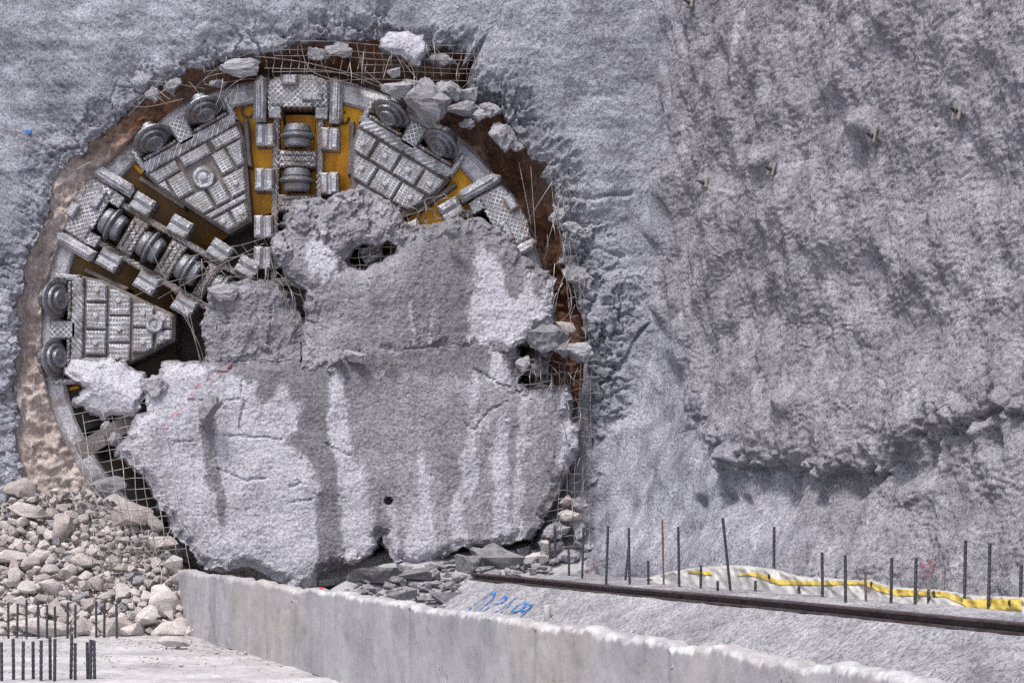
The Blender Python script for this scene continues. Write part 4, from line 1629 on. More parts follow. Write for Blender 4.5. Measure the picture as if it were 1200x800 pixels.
# concrete lumps clinging round the hole
LUMPS = [(640, 399, 36, 30, 35.45, 'rounded pale concrete lump perched at the right end of the upper slab'),
         (662, 384, 20, 16, 35.8, 'small creamy stone lodged above the rounded lump'),
         (679, 413, 28, 30, 35.85, 'rough grey lump hanging in wires right of the rounded lump'),
         (660, 408, 14, 28, 35.85, 'upright grey splinter between the two hanging lumps'),
         (247, 486, 26, 34, 35.36, 'small concrete knob stuck on the left of the main slab'),
         (530, 270, 18, 18, 35.52, 'small grey knob on the top edge of the upper slab'),
         (281, 79, 34, 26, 36.0, 'pale lump caught in bent wires at the upper left of the hole'),
         (463, 84, 14, 14, 35.9, 'small round pale lump at the top of the hole'),
         (470, 103, 34, 24, 35.95, 'grey lump fallen on the top of the cutterhead rim'),
         (504, 118, 50, 44, 35.9, 'big cracked grey lump lying on the upper right rim'),
         (490, 100, 30, 20, 36.0, 'grey lump wedged behind the big cracked one'),
         (528, 108, 26, 26, 36.0, 'grey lump right of the big cracked one'),
         (548, 110, 26, 22, 36.0, 'pale lump under the pointed lip of the headwall'),
         (543, 128, 28, 22, 36.0, 'angular grey lump above the upper right gauge cutter'),
         (560, 136, 22, 18, 36.05, 'thin shard below the wall lip at upper right'),
         (549, 146, 16, 10, 36.0, 'small grey shard hanging at upper right'),
         (573, 130, 26, 20, 36.05, 'grey lump hanging from the torn wall edge at upper right'),
         (590, 162, 26, 34, 36.0, 'dark hanging flake of concrete at the right of the hole'),
         (604, 172, 18, 14, 36.0, 'small pale shard beside the hanging flake'),
         (205, 103, 20, 16, 36.05, 'grey lump lodged at the upper left edge of the hole'),
         (180, 112, 16, 14, 36.05, 'small pale lump lodged left of the bent wires'),
         (256, 99, 16, 12, 36.15, 'grey stone stuck in the soil above the upper left panel'),
         (655, 255, 18, 16, 36.0, 'small lump on the torn right edge of the hole'),
         (672, 268, 22, 16, 35.95, 'pale lump above the middle of the right edge'),
         (663, 305, 16, 10, 36.0, 'flat shard in the right edge of the hole'),
         (676, 325, 22, 20, 35.98, 'dark lump in the right edge of the hole'),
         (372, 66, 20, 16, 36.1, 'grey lump stuck behind the wire mesh over the cutterhead'),
         (400, 60, 26, 14, 36.12, 'wide grey lump behind the wire mesh over the cutterhead'),
         (516, 72, 40, 18, 36.15, 'row of crumbled concrete behind the mesh at upper right'),
         (130, 573, 38, 24, 35.75, 'flat grey block lying above the heap behind the mesh'),
         (125, 500, 12, 10, 35.9, 'tiny pale lump below the large white chunk'),
         (136, 514, 14, 16, 35.9, 'small pale lump caught in the mesh below the white chunk'),
         (183, 455, 20, 26, 35.6, 'pale lump at the left top corner of the main slab'),
         (25, 571, 26, 24, 36.0, 'pale rounded stone beside the foot of the headwall at left'),
         (396, 419, 14, 16, 35.5, 'small lump on the joint between upper and main slab'),
         (418, 417, 26, 16, 35.5, 'flat pale scab on the joint between the slabs'),
         (262, 342, 26, 24, 35.75, 'round grey lump on top of the small wedged slab'),
         (614, 428, 14, 26, 35.7, 'upright pale splinter in the notch of the main slab'),
         (630, 434, 16, 14, 35.75, 'small pale block inside the notch of the main slab')]
for (u, v, w, h, Y, lab) in LUMPS:
    put_rock('concrete_lump' if 'stone' not in lab else 'stone', ROCKS if ('stone' in lab and 'grey' not in lab) else CHUNKS, u, v, Y, w, h, min(w, h) * .9, lab, 'concrete lump' if 'stone' not in lab else 'rock',
             rot=(rr.uniform(-.2, .2), rr.uniform(-.3, .3), rr.uniform(-.5, .5)))

# loose pebbles on the floor: stuff
def build_pebbles():
    r = np.random.RandomState(31)
    V, Fc = [], []
    base = np.array([(1, 0, 0), (-1, 0, 0), (0, 1, 0), (0, -1, 0), (0, 0, 1), (0, 0, -1)], float)
    ff = [(0, 2, 4), (2, 1, 4), (1, 3, 4), (3, 0, 4), (2, 0, 5), (1, 2, 5), (3, 1, 5), (0, 3, 5)]
    n = 1500
    for i in range(n):
        u = r.uniform(-10, 470)
        v = 746 + abs(r.normal(0, 1)) * 18
        if i % 3 == 0:
            u = r.uniform(150, 330)
            v = np.interp(u, [150, 225, 330], [748, 744, 772]) + abs(r.normal(0, 5))
        Y = F * ZC / (v - HZ)
        s = r.uniform(.006, .022) * (1.8 if r.rand() < .06 else 1)
        p = base * s * r.uniform(.6, 1.3, (6, 1)) * np.array([1, 1, .7])
        c = np.array(P(u, v, Y)) + np.array([0, 0, s * .3])
        k = len(V)
        V += (p + c).tolist()
        Fc += [tuple(q + k for q in t) for t in ff]
    o = link('loose_grit', mesh('loose_grit', V, Fc), M['gravel'])
    tag(o, 'loose grit and pebbles scattered on the dusty floor', 'gravel', kind='stuff')
    # crumbs on the rubble heap, debris and at the torn edge
    V, Fc = [], []
    for i in range(4200):
        u = r.uniform(-220, 215)
        v = r.uniform(572, 745)
        left = u < -16
        if left:
            if v < np.interp(u, [-230, -150, -60, -10], [748, 694, 614, 596]):
                continue
        elif not bool(inpoly(np.array(u), np.array(v), HP)):
            continue
        Y = heapY(v) + (0.02 if left else 0.10)
        s = r.uniform(.02, .05) * (2.4 if left else 1)
        p = base * s * r.uniform(.6, 1.3, (6, 1))
        c = np.array(P(u, v, Y))
        k = len(V)
        V += (p + c).tolist()
        Fc += [tuple(q + k for q in t) for t in ff]
    o = link('stone_chips', mesh('stone_chips', V, Fc), M['rock'])
    tag(o, 'small stone chips lying between the boulders of the heap', 'gravel', kind='stuff')


build_pebbles()

# ------------------------------------------------------------------ low concrete wall
def build_lowwall():
    W0 = Vector((-5.6, 34.3))
    H = ZC - 1.0
    TH = 0.32
    inv = np.linspace(1 / 34.3, 1 / 7.2, 900)
    ss = (34.3 - 1 / inv) / 0.9417
    x1 = 10 * ss
    crest = 0.045 * fbm(ss * 0.9, ss * 0 + 2.2, 0, 3, 901) + 0.03 * fbm(ss * 4.3, ss * 0 + .2, 0, 5, 903, 0.75)
    # rows: front bottom .. front top, rounded crust, top, back
    nf = 34
    rows = []
    for k in range(nf):
        t = k / (nf - 1)
        rows.append((0.0, t * (H - 0.05), 'f'))
    for q, dz in ((0.004, -0.03), (0.015, -0.012), (0.035, 0.0), (0.07, 0.006), (0.11, 0.006), (0.15, 0.003), (0.19, -0.008), (0.21, -0.03)):
        rows.append((q, H + dz, 't'))
    rows += [(0.215, H * .6, 'b'), (0.215, -0.05, 'b')]
    V = []
    crust = []
    joints = np.array([3.05, 9.1, 13.4, 17.2, 20.1, 23.5])
    for (q, z, kd) in rows:
        zz = z + (crest if z > H - 0.06 else crest * np.clip(z / H, 0, 1) * (1 if z > H * .85 else 0))
        n = 0.010 * fbm(ss * 2.2, zz * 2.2 + q * 9, 0, 4, 911, 0.6)
        n = n + 0.008 * np.clip(perlin(ss * 14, zz * 14, q * 20, 915) - 0.25, 0, 1) * -3
        jd = np.min(np.abs(ss[:, None] - joints[None, :]), axis=1)
        if kd == 'f':
            n = n - 0.03 * np.exp(-(jd / 0.03) ** 2) + 0.006 * np.sign(np.sin(ss * 1.3)) * 0
        if kd == 't':
            n = n + 0.016 * fbm(ss * 16, zz * 0 + q * 30, 0, 4, 917, 0.75)
            zz = zz + 0.013 * fbm(ss * 22, zz * 0 + q * 40, 0, 4, 919, 0.8)
        qq = q - n
        V.append(np.stack([W0.x + D.x * ss + Q.x * qq, W0.y + D.y * ss + Q.y * qq, zz], -1))
        cr = (1.0 if q < 0.06 else 0.55) if kd == 't' else 0.0
        crust.append(np.clip(np.full(ss.shape, cr) * (0.55 + 1.3 * fbm(ss * 3.5, ss * 0 + q * 6, 0, 4, 921, .7)) * sstep(5, 10, ss), 0, 1))
    V = np.stack(V, 1)
    jd = np.min(np.abs(ss[:, None] - joints[None, :]), axis=1)
    jt = np.exp(-(jd / 0.035) ** 2)[:, None] * np.array([1.0 if kd == 'f' else 0.0 for _, _, kd in rows])[None, :]
    me = mesh('low_wall', V.reshape(-1, 3), gridfaces(len(ss), len(rows)), True)
    fattr(me, 'crust', np.stack(crust, 1).ravel())
    fattr(me, 'joint', jt.ravel())
    o = link('low_concrete_wall', me, M['lowwall'])
    tag(o, 'long low cast concrete wall with a rough crumbling top edge', 'wall')
    # end cap at the far end
    ev = [(W0.x + Q.x * q - 0.002, W0.y + Q.y * q + 0.004, z) for q, z in ((0, 0), (0.21, 0), (0.21, H - .03), (0.15, H), (0.06, H), (0, H - .04))]
    e2 = [(x - D.x * 0.04, y - D.y * .04, z) for x, y, z in ev]
    fc = [tuple(range(6)), tuple(range(11, 5, -1))] + [(i, (i + 1) % 6, 6 + (i + 1) % 6, 6 + i) for i in range(6)]
    em = mesh('wall_end', ev + e2, fc)
    fattr(em, 'crust', np.zeros(12))
    link('wall_end', em, M['lowwall'], o)
    return o


lowwall = build_lowwall()

# ------------------------------------------------------------------ rail beam and shims
def sweep(profile, s0, s1, n, mat, name, parent=None, wob=0.0):
    V, Fc = [], []
    m = len(profile)
    for i in range(n):
        s = s0 + (s1 - s0) * i / (n - 1)
        for q, z in profile:
            x, y = plan(s, q)
            V.append((x, y, z + wob * math.sin(s * .7)))
    for i in range(n - 1):
        for k in range(m):
            k2 = (k + 1) % m
            Fc.append((i * m + k, i * m + k2, (i + 1) * m + k2, (i + 1) * m + k))
    Fc += [tuple(range(m))[::-1], tuple((n - 1) * m + k for k in range(m))]
    return link(name, mesh(name, V, Fc), mat, parent)


b0 = LEDGE - 0.055
IP = [(-.11, b0), (.11, b0), (.11, b0 + .02), (.015, b0 + .03), (.015, b0 + .08), (.09, b0 + .09), (.09, b0 + .11), (-.09, b0 + .11), (-.09, b0 + .09), (-.015, b0 + .08), (-.015, b0 + .03), (-.11, b0 + .02)]
rail = sweep(IP, 0.0, 28, 60, M['rail'], 'steel_rail_beam', wob=0.004)
tag(rail, 'dark rusty steel beam laid along the edge of the bank', 'steel beam')
ordw = ['first', 'second', 'third', 'fourth', 'fifth', 'sixth', 'seventh', 'eighth', 'ninth', 'tenth', 'eleventh', 'twelfth', 'thirteenth', 'fourteenth', 'fifteenth', 'sixteenth',
        'seventeenth', 'eighteenth', 'nineteenth', 'twentieth', 'twenty-first', 'twenty-second', 'twenty-third', 'twenty-fourth', 'twenty-fifth', 'twenty-sixth', 'twenty-seventh', 'twenty-eighth']
for i, (u, v) in enumerate(((640, 690), (697, 696), (768, 705), (846, 712), (936, 720), (1035, 730), (1142, 738))):
    # solve position along the rail from the photo column
    s = 0
    for _ in range(60):
        x, y = plan(s, -0.12)
        s += (u - (600 + F * x / y)) * 0.012
    b = MB()
    x, y = plan(s, -0.08)
    w = 0.12
    tilt = -0.08 if i % 2 else -0.13
    pv = []
    for zt in (0.0, 0.035):
        for (ds, dq) in ((-w, -.24), (w, -.24), (w, .12), (-w, .12)):
            xx, yy = plan(s + ds, dq - 0.02)
            pv.append((xx, yy, LEDGE - 0.085 + zt + (tilt if dq < 0 else 0.0)))
    b.add(pv, [(0, 1, 2, 3)[::-1], (4, 5, 6, 7), (0, 1, 5, 4), (1, 2, 6, 5), (2, 3, 7, 6), (3, 0, 4, 7)])
    o = b.build('shim_board', M['shim'])
    tag(recenter(o), 'flat shim board under the steel beam, %s from its far end' % ordw[i], 'shim board', 'shim boards under the beam')

# ------------------------------------------------------------------ rebars
def rebar_mesh(name, L, r, mat, ribs=True):
    prof = []
    n = max(2, int(L / 0.03)) if ribs else 2
    for i in range(n):
        z = L * i / (n - 1)
        rr_ = r * (1.12 if i % 2 else 0.92) if ribs else r
        prof.append((z, rr_))
    v, f = lathe(prof, 8, 'z')
    me = mesh(name, v, f)
    me.materials.append(mat)
    return me


RB = [(644, 633, 671, 0), (651, 615, 671, 0), (667, 640, 674, 0), (682, 617, 677, 0), (710, 616, 683, 0.02), (732, 641, 680, 0.12), (738, 618, 684, -.02), (760, 657, 684, 0), (778, 609, 684, 0),
      (796, 617, 686, 0), (821, 662, 689, 0), (841, 680, 691, 0), (857, 606, 692, -.10), (885, 680, 693, 0), (907, 617, 692, 0), (936, 686, 696, 0), (964, 647, 699, 0), (991, 650, 705, 0),
      (1015, 671, 705, 0), (1044, 653, 706, 0), (1072, 653, 707, 0), (1088, 690, 708, 0), (1105, 662, 708, 0), (1130, 633, 711, 0), (1158, 636, 714, 0), (1195, 662, 716, 0)]
for i, (u, vt, vb, tl) in enumerate(RB):
    Y = min(F * 1.10 / (vb - HZ), 35.55)
    k = Y / F
    Lh = (vb - vt) * k + 0.1
    rust = i in (8, 18)
    o = link('rebar', rebar_mesh('rebar', Lh, 0.019 if not rust else 0.015, M['rustbar'] if rust else (M['plate'] if i == 22 else M['rebar'])))
    p = P(u, vb, Y)
    o.location = (p[0], p[1], p[2] - 0.1)
    o.rotation_euler = (rr.uniform(-.03, .03), tl + rr.uniform(-.03, .03), 0)
    tag(o, '%s%s rebar from the left in the row behind the steel beam' % ('rusty brown ' if rust else ('leaning ' if abs(tl) > .05 else ('short ' if vb - vt < 22 else 'upright ')), ordw[i]), 'rebar', 'rebars standing behind the beam')
FR = [(2, 752, 797), (16, 748, 796), (27, 751, 797), (39, 751, 796), (48, 750, 797), (59, 746, 796), (64, 748, 797), (83, 744, 795), (88, 753, 796), (103, 752, 795), (106, 749, 796), (111, 750, 796)]
for i, (u, vt, vb) in enumerate(FR):
    Y = F * ZC / (vb - HZ)
    o = link('rebar_stub', rebar_mesh('rebar_stub', (vb - vt) * Y / F + .06, 0.0195, M['rebar']))
    p = P(u, vb, Y)
    o.location = (p[0], p[1], p[2] - 0.06)
    o.rotation_euler = (rr.uniform(-.02, .02), rr.uniform(-.02, .02), 0)
    tag(o, '%s ribbed rebar stub from the left in the front row on the floor' % ordw[i], 'rebar', 'rebar stubs in the front row')
BR = [(10, 706, 742), (20, 707, 743), (31, 703, 740), (45, 705, 738), (55, 708, 736), (65, 710, 738), (79, 705, 738), (88, 708, 738), (113, 704, 736), (122, 706, 738), (137, 707, 736)]
for i, (u, vt, vb) in enumerate(BR):
    Y = 32.75 + 0.12 * (i % 2)
    o = link('rebar_stub', rebar_mesh('rebar_stub', (752 - vt) * Y / F, 0.0195, M['rebar']))
    p = P(u, 752, Y)
    o.location = p
    o.rotation_euler = (rr.uniform(-.02, .02), rr.uniform(-.02, .02), 0)
    tag(o, '%s rebar stub from the left in the back row against the rubble' % ordw[i], 'rebar', 'rebar stubs in the back row')

# ------------------------------------------------------------------ membrane sheet
def lineY(u, q):
    """depth on the ledge where photo column u meets the plan line q metres right of the rail"""
    # (RAIL0 + D s + Q q): x/y = (u-600)/F
    k = (u - 600) / F
    bx, by = RAIL0.x + Q.x * q, RAIL0.y + Q.y * q
    s = (k * by - bx) / (D.x - k * D.y)
    return by + D.y * s


def build_sheet():
    U0 = np.array([736, 760, 780, 820, 850, 880, 905, 935, 1000, 1018, 1045, 1090, 1110, 1130, 1155, 1230], float)
    T0 = np.array([686, 676, 670, 664, 662, 662, 666, 674, 679, 678, 687, 690, 691, 696, 697, 700], float)

    def top(u):
        return np.interp(u, U0, T0) + 1.0 * fbm(u * .05, u * 0, 0, 3, 951)

    def surf(u, t, lift=0.0):
        """point of the draped sheet; t = 0 at the bank, 1 at the upper edge"""
        k = (u - 600) / F
        bx, by = RAIL0.x + Q.x * 1.50, RAIL0.y + Q.y * 1.50
        Yb = by + D.y * (k * by - bx) / (D.x - k * D.y)
        Yb = np.minimum(Yb, 35.4)
        vb = HZ + 1.10 * F / Yb + 2
        a = u * 0.045
        fold = 0.16 * fbm(a * 1.6 + t * 0.8, t * 0.9, 0, 3, 955) * (0.3 + t) + 0.015 * fbm(a * 4 - t * 2.5, t * 1.5, 3, 2, 957)
        Y = Yb + 0.14 * t - fold + 0.10 * np.clip(t - .9, 0, 1) / .1 - lift
        v = vb + (top(u) - vb) * t
        return np.stack([(u - 600) * Y / F, Y, ZC + (HZ - v) * Y / F], -1), vb
    us = np.arange(736, 1232, 1.5)
    ts = np.linspace(0, 1, 24)
    UU, TT = np.meshgrid(us, ts, indexing='ij')
    o = link('membrane_sheet', mesh('membrane_sheet', surf(UU, TT)[0].reshape(-1, 3), gridfaces(len(us), len(ts)), True), M['sheet'])
    md = o.modifiers.new('thick', 'SOLIDIFY')
    md.thickness = 0.01
    tag(o, 'white plastic membrane with a yellow edge strip draped along the side wall', 'plastic sheet')
    for (uu, tp, wd_) in (([864, 880, 890, 912, 940, 964, 990, 1014, 1030, 1050, 1089, 1107, 1134, 1158, 1198], [673, 670, 671, 679, 680, 681, 680, 680, 685, 690, 692, 693, 702, 701, 701],
                           [1.5, 4, 6, 6, 5, 4.5, 4.5, 5, 8, 8, 6, 6, 9, 13, 14]), ([806, 812, 826, 836], [669, 668, 668.5, 670], [2, 4, 5, 3])):
        SU = np.arange(uu[0], uu[-1], 1.5)
        rows = []
        _, vb = surf(SU, SU * 0)
        tt_ = top(SU)
        for j in range(5):
            v = np.interp(SU, uu, tp) + np.interp(SU, uu, wd_) * j / 4
            t = np.clip((v - vb) / (tt_ - vb), 0.02, 1.02)
            rows.append(surf(SU, t, 0.02)[0])
        V = np.stack(rows[::-1], 1)
        ys = link('yellow_strip', mesh('yellow_strip', V.reshape(-1, 3), gridfaces(len(SU), 5), True), M['ystrip'], o)
        md = ys.modifiers.new('thick', 'SOLIDIFY')
        md.thickness = 0.008
    for (u, v) in ((901, 675), (1021, 684), (1094, 695), (1183, 706), (822, 671)):
        ua = np.array([float(u)])
        _, vb = surf(ua, ua * 0)
        t = (v - vb) / (top(ua) - vb)
        p = Vector(surf(ua, t, 0.04)[0][0].tolist())
        bb = MB()
        n = 14
        vv = [(p.x + .018 * math.cos(2 * math.pi * k / n), p.y - dz, p.z + .034 * math.sin(2 * math.pi * k / n)) for dz in (0, .012) for k in range(n)]
        bb.add(vv, [tuple(range(n)), tuple(range(2 * n - 1, n - 1, -1))] + [(k, (k + 1) % n, n + (k + 1) % n, n + k) for k in range(n)])
        bb.build('eyelet', M['hole'], o)


build_sheet()

# ------------------------------------------------------------------ blue lettering sprayed on the bank
def ribbon(strokes, tree, w, mat, lift=0.006):
    b = MB()
    for st in strokes:
        pts = []
        for i in range(len(st) - 1):
            for k in range(8):
                t = k / 8
                pts.append((st[i][0] + (st[i + 1][0] - st[i][0]) * t, st[i][1] + (st[i + 1][1] - st[i][1]) * t))
        pts.append(st[-1])
        P3 = []
        for (u, v) in pts:
            h, nrm = ray(tree, u, v)
            if h is not None:
                if nrm.z < 0:
                    nrm = -nrm
                P3.append((h, nrm))
        vv = []
        for i, (h, nrm) in enumerate(P3):
            d = (P3[min(i + 1, len(P3) - 1)][0] - P3[max(i - 1, 0)][0])
            if d.length < 1e-6:
                d = Vector((1, 0, 0))
            nrm = Vector((-Q.x * .52, -Q.y * .52, .85)).normalized()
            sd = d.cross(nrm).normalized() * (w * (0.8 + 0.4 * rr.random()))
            vv += [h + sd + nrm * lift * 3, h - sd + nrm * lift * 3]
        b.add(vv, [(2 * i, 2 * i + 1, 2 * i + 3, 2 * i + 2) for i in range(len(P3) - 1)])
    return b


BL = [[(545, 719), (560, 706), (578, 694), (580, 695), (578, 702), (566, 712), (558, 719)],
      [(588, 702), (592, 699), (594, 702), (590, 706), (578, 709), (565, 717), (562, 720), (568, 719)],
      [(606, 700), (594, 709), (580, 718), (576, 722), (584, 720), (600, 708)],
      [(617, 706), (608, 709), (601, 715), (602, 718), (609, 716), (617, 709), (616, 706)],
      [(626, 708), (618, 710), (612, 714), (613, 717), (620, 714), (626, 708), (616, 718), (609, 724)]]
o = ribbon(BL, btree, 0.026, M['spray']).build('spray_lettering', M['spray'])
tag(o, 'blue spray painted numerals on the grey bank below the beam', 'graffiti')

# ------------------------------------------------------------------ anchor plates on the side wall
for (u, v, w, h, rz, lab) in ((812, 4, 10, 11, .1, 'small anchor plate at the top edge of the picture on the side wall'),
                              (829, 215, 9, 12, -.1, 'dark anchor plate over the left end of the row on the side wall'),
                              (908, 199, 10, 15, .25, 'square anchor plate right of the leftmost pair on the side wall'),
                              (1027, 160, 9, 16, .15, 'anchor plate half buried under a sprayed concrete hump'),
                              (1126, 131, 12, 22, .12, 'brown timber-like anchor plate at the right of the side wall')):
    hit, nrm = ray(rtree, u, v)
    if hit is None:
        continue
    k = hit.y / F
    e = empty('anchor_plate', hit + Vector((-Q.x, -Q.y, 0)) * 0.05, (math.radians(-8), rz, math.radians(-48)))
    tag(e, lab, 'anchor plate')
    ww, hh = w * k / 1.0, h * k
    bb = MB()
    vv, ff = prism(rect(-ww / 2, ww / 2, -hh / 2, hh / 2), -.04, .03, .012)
    bb.add([(x, -z, y) for x, y, z in vv], ff)
    bb.build('plate', M['plate'], e)
    bb = MB()
    vv, ff = lathe([(0.0, .035), (.05, .035), (.055, .018), (.14, .016)], 8, 'z')
    bb.add([(x, -.03 - z, y) for x, y, z in vv], ff)
    bb.build('bolt_end', M['rebar'], e)

# small red marker at the back of the low wall and a white peg
x, y, z = P(376.5, 690, 25.6)
e = empty('red_marker', (x, y, z - .1))
tag(e, 'small red capped marker standing behind the low wall', 'marker')
b = MB()
b.add(*tube([(0, 0, -.1), (0, 0, .1)], .012, 8))
b.build('stem', M['rebar'], e)
b = MB()
b.add(*lathe([(.07, .008), (.075, .02), (.10, .026), (.12, .02), (.13, .006)], 14, 'z'))
b.build('red_cap', M['red'], e, True)
h, nrm = ray(btree, 641.5, 726)
if h is not None:
    b = MB()
    b.add(*lathe([(-.1, .05), (.2, .05), (.215, .044), (.215, .03), (.12, .03)], 16, 'z'))
    o = b.build('white_peg', M['white'], None, True, h)
    tag(o, 'short white pipe stub sticking out of the bank', 'pipe')

# ------------------------------------------------------------------ torn wire mesh
def bil(c, s, t):
    a = Vector(c[0]).lerp(Vector(c[1]), s)
    b = Vector(c[3]).lerp(Vector(c[2]), s)
    return a.lerp(b, t)


def wire_net(label, corners, nx, ny, seed, miss=0.15, bend=0.09, r=0.0062, loose=()):
    """corners: four (u, v, Y); grid of wires with bent, broken strands"""
    g = random.Random(seed)
    C3 = [P(*c) for c in corners]
    root = empty('torn_wire_mesh', Vector(C3[3]))
    tag(root, label, 'wire mesh')
    off = Vector(root.location)
    b = MB()
    ph = g.uniform(0, 50)

    def pt(s, t):
        p = bil(C3, s, t)
        n1 = float(perlin(np.array(s * 3 + ph), np.array(t * 3.), 0, 971))
        n2 = float(perlin(np.array(s * 3 + ph), np.array(t * 3.), 5, 973))
        return p + Vector((bend * n2, bend * 3 * n1, bend * n2)) - off
    for i in range(nx + 1):
        s = i / nx + g.uniform(-.08, .08) / nx
        t0 = 0.0 if g.random() > miss else g.uniform(0, .5)
        t1 = 1.0 if g.random() > miss else g.uniform(.5, 1)
        m = max(3, int(6 * (t1 - t0)) + 2)
        b.add(*tube([pt(s, t0 + (t1 - t0) * k / m) for k in range(m + 1)], r, 5))
    for j in range(ny + 1):
        t = j / ny + g.uniform(-.08, .08) / ny
        t0 = 0.0 if g.random() > miss else g.uniform(0, .5)
        t1 = 1.0 if g.random() > miss else g.uniform(.5, 1)
        m = max(3, int(8 * (t1 - t0)) + 2)
        b.add(*tube([pt(t0 + (t1 - t0) * k / m, t) - Vector((0, .012, 0)) for k in range(m + 1)], r, 5))
    b.build('wire_grid', M['wire'], root)
    for lw in loose:
        pp = [Vector(P(*q)) - off for q in lw]
        # Catmull-Rom
        out = []
        for i in range(len(pp) - 1):
            p0, p1, p2, p3 = pp[max(i - 1, 0)], pp[i], pp[i + 1], pp[min(i + 2, len(pp) - 1)]
            for k in range(6):
                t = k / 6
                out.append(0.5 * ((2 * p1) + (p2 - p0) * t + (2 * p0 - 5 * p1 + 4 * p2 - p3) * t * t + (3 * p1 - p0 - 3 * p2 + p3) * t ** 3))
        out.append(pp[-1])
        bb = MB()
        bb.add(*tube(out, r, 5))
        bb.build('bent_wire', M['wire'], root)


g2 = random.Random(77)


def strays(box, n, L, Y, seed, vert=0.5):
    g = random.Random(seed)
    res = []
    for _ in range(n):
        u, v = g.uniform(box[0], box[2]), g.uniform(box[1], box[3])
        a = g.uniform(0, math.pi) if g.random() > vert else math.pi / 2 + g.uniform(-.35, .35)
        l = g.uniform(.5, 1) * L
        c = g.uniform(-.35, .35) * l
        du, dv = math.cos(a) * l, math.sin(a) * l
        res.append([(u, v, Y + g.uniform(-.1, .1)), (u + du * .5 - dv * c / L * .6, v + dv * .5 + du * c / L * .6, Y - g.uniform(0, .25)), (u + du, v + dv, Y + g.uniform(-.2, .1))])
    return res


wire_net('torn wire mesh across the red soil above the cutterhead', [(318, 48, 35.95), (560, 56, 35.95), (556, 96, 36.1), (322, 92, 36.1)], 24, 5, 1, .25, .05,
         loose=strays((310, 46, 560, 80), 16, 46, 35.9, 11, .6) + [
             [(300, 66, 35.9), (360, 74, 35.8), (430, 92, 35.8), (490, 118, 35.75)], [(310, 80, 35.85), (390, 84, 35.8), (450, 104, 35.8), (500, 128, 35.8)],
             [(352, 50, 35.9), (366, 84, 35.8), (420, 100, 35.85)], [(418, 50, 35.9), (425, 78, 35.8), (448, 100, 35.85)], [(470, 70, 35.9), (500, 110, 35.7), (512, 150, 35.8)]])
wire_net('tangle of bent wires at the upper left edge of the hole', [(235, 70, 35.98), (310, 62, 35.98), (316, 90, 36.05), (240, 100, 36.05)], 5, 2, 2, .4, .08,
         loose=strays((160, 88, 300, 110), 12, 40, 35.9, 13, .1) + [
             [(163, 78, 35.8), (170, 93, 35.8), (190, 96, 35.8), (240, 104, 35.9)], [(190, 92, 35.8), (170, 115, 35.8), (150, 136, 35.85)], [(150, 124, 35.9), (175, 125, 35.8), (215, 116, 35.9)],
             [(228, 104, 35.9), (250, 88, 35.75), (300, 84, 35.85)], [(232, 100, 35.9), (262, 76, 35.7), (300, 78, 35.85)], [(70, 190, 35.9), (85, 200, 35.8), (105, 190, 35.9)],
             [(50, 270, 35.95), (68, 255, 35.85), (85, 240, 35.95)]])
wire_net('wire mesh draped over the rubble heap left of the main slab', [(84, 486, 35.7), (190, 470, 35.75), (222, 668, 34.7), (120, 672, 34.5)], 9, 16, 3, .25, .07,
         loose=[[(100, 560, 35.2), (125, 590, 34.9), (150, 605, 34.9)], [(168, 640, 34.4), (188, 665, 34.1), (187, 690, 33.9), (180, 698, 33.9)], [(160, 630, 34.4), (182, 640, 34.3), (205, 660, 34.3)],
                [(86, 600, 35.2), (120, 596, 35.0), (190, 610, 34.9)], [(40, 575, 35.6), (48, 555, 35.5), (38, 552, 35.6)], [(76, 556, 35.7), (95, 535, 35.6), (115, 545, 35.6)]] + strays((100, 610, 200, 650), 10, 30, 34.6, 15, .2))
wire_net('wire mesh sagging in the dark gap between left panel and slabs', [(222, 300, 35.95), (335, 272, 35.95), (362, 385, 35.95), (272, 345, 36.0)], 9, 6, 4, .25, .08,
         loose=strays((215, 280, 345, 360), 18, 44, 35.9, 17, .5) + [[(160, 250, 36.0), (190, 320, 35.9), (215, 360, 35.9), (238, 430, 35.9)], [(215, 330, 35.95), (225, 380, 35.9), (236, 430, 35.9)], [(200, 345, 35.95), (232, 400, 35.9), (240, 432, 35.9)],
                                                                     [(150, 350, 35.9), (200, 330, 35.85), (260, 318, 35.9)], [(185, 350, 35.9), (240, 320, 35.8), (310, 285, 35.9)]])
wire_net('wire strands hanging over brown soil at the right of the hole', [(646, 205, 35.95), (662, 205, 35.95), (690, 420, 35.9), (676, 420, 35.9)], 2, 9, 5, .4, .06,
         loose=strays((640, 200, 690, 400), 22, 46, 35.85, 19, .5) + [[(648, 212, 35.8), (630, 240, 35.75), (617, 262, 35.8)], [(608, 190, 36.1), (616, 230, 36.0), (622, 262, 36.0)], [(622, 195, 36.1), (625, 240, 36.0), (628, 280, 36.0)],
                                                                      [(655, 240, 35.9), (646, 270, 35.8), (640, 290, 35.9)], [(668, 305, 35.9), (655, 340, 35.8), (650, 365, 35.85)], [(670, 345, 35.8), (668, 365, 35.75), (655, 378, 35.8)]])
wire_net('wire mesh along the right edge of the main slab', [(655, 425, 35.75), (694, 425, 35.85), (692, 640, 35.75), (640, 640, 35.6)], 5, 20, 6, .3, .06,
         loose=strays((645, 430, 690, 620), 18, 40, 35.7, 23, .7))
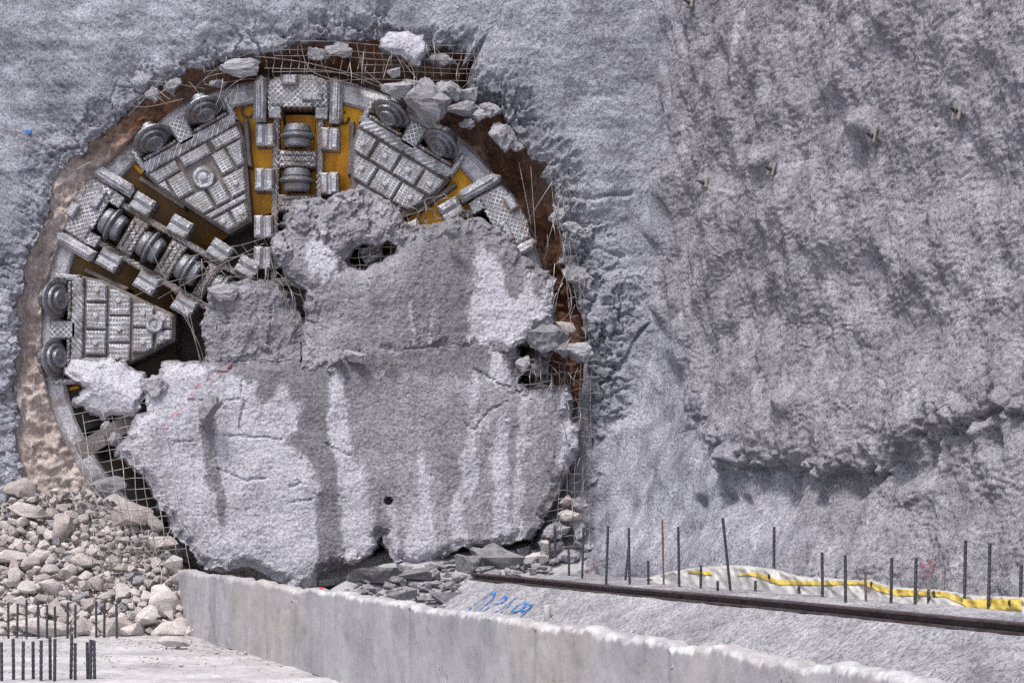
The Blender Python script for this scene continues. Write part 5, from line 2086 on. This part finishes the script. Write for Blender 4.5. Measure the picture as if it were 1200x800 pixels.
wire_net('wire tangle in the notch under the rounded concrete lump', [(606, 425, 35.8), (660, 425, 35.8), (664, 452, 35.75), (608, 450, 35.75)], 4, 2, 7, .5, .1,
         loose=strays((612, 415, 668, 445), 16, 34, 35.65, 29, .3))
wire_net('wire grid visible through the hole of the upper slab', [(398, 282, 36.0), (470, 278, 36.0), (470, 322, 36.0), (398, 322, 36.0)], 6, 4, 8, .1, .03)
wire_net('thin wire mesh left over the yellow opening by the right panel', [(458, 245, 35.98), (520, 228, 36.0), (560, 262, 35.95), (470, 275, 35.95)], 5, 3, 9, .3, .06, r=0.007,
         loose=strays((470, 230, 560, 262), 8, 30, 35.9, 31, .3))
# steel strut lying in the dark opening at lower left
b = MB()
c0, c1 = Vector(P(92, 530, 36.05)), Vector(P(192, 470, 36.15))
off = c0
d = (c1 - c0).normalized()
n_ = Vector((0, -1, 0))
w_ = d.cross(n_).normalized()
vv = []
prof = [(-.15, .06), (.15, .06), (.15, .03), (.02, .02), (.02, -.12), (-.02, -.12), (-.02, .02), (-.15, .03)]
for e_ in (c0, c1):
    vv += [e_ - off + w_ * a + n_ * bb_ for a, bb_ in prof]
b.add(vv, [tuple(range(8))[::-1], tuple(range(8, 16))] + [(i, (i + 1) % 8, 8 + (i + 1) % 8, 8 + i) for i in range(8)])
o = b.build('steel_strut', M['panel'], None, False, c0)
tag(o, 'dark steel strut slanting across the opening below the white chunk', 'steel strut')
# blue paint dab on the headwall
ftree = bvh(face)
h, nrm = ray(ftree, 33, 155)
if h is not None:
    b = MB()
    pts = [(h.x + .05 * (1 + .3 * math.sin(3 * t)) * math.cos(t), h.y - .02, h.z + .045 * (1 + .3 * math.cos(2 * t)) * math.sin(t)) for t in [2 * math.pi * k / 16 for k in range(16)]]
    back = [(x, y + .03, z) for x, y, z in pts]
    b.add(pts + back, [tuple(range(16))] + [(k, 16 + k, 16 + (k + 1) % 16, (k + 1) % 16) for k in range(16)])
    tag(b.build('paint_dab', M['blue']), 'small blue paint dab on the headwall at far left', 'paint mark')
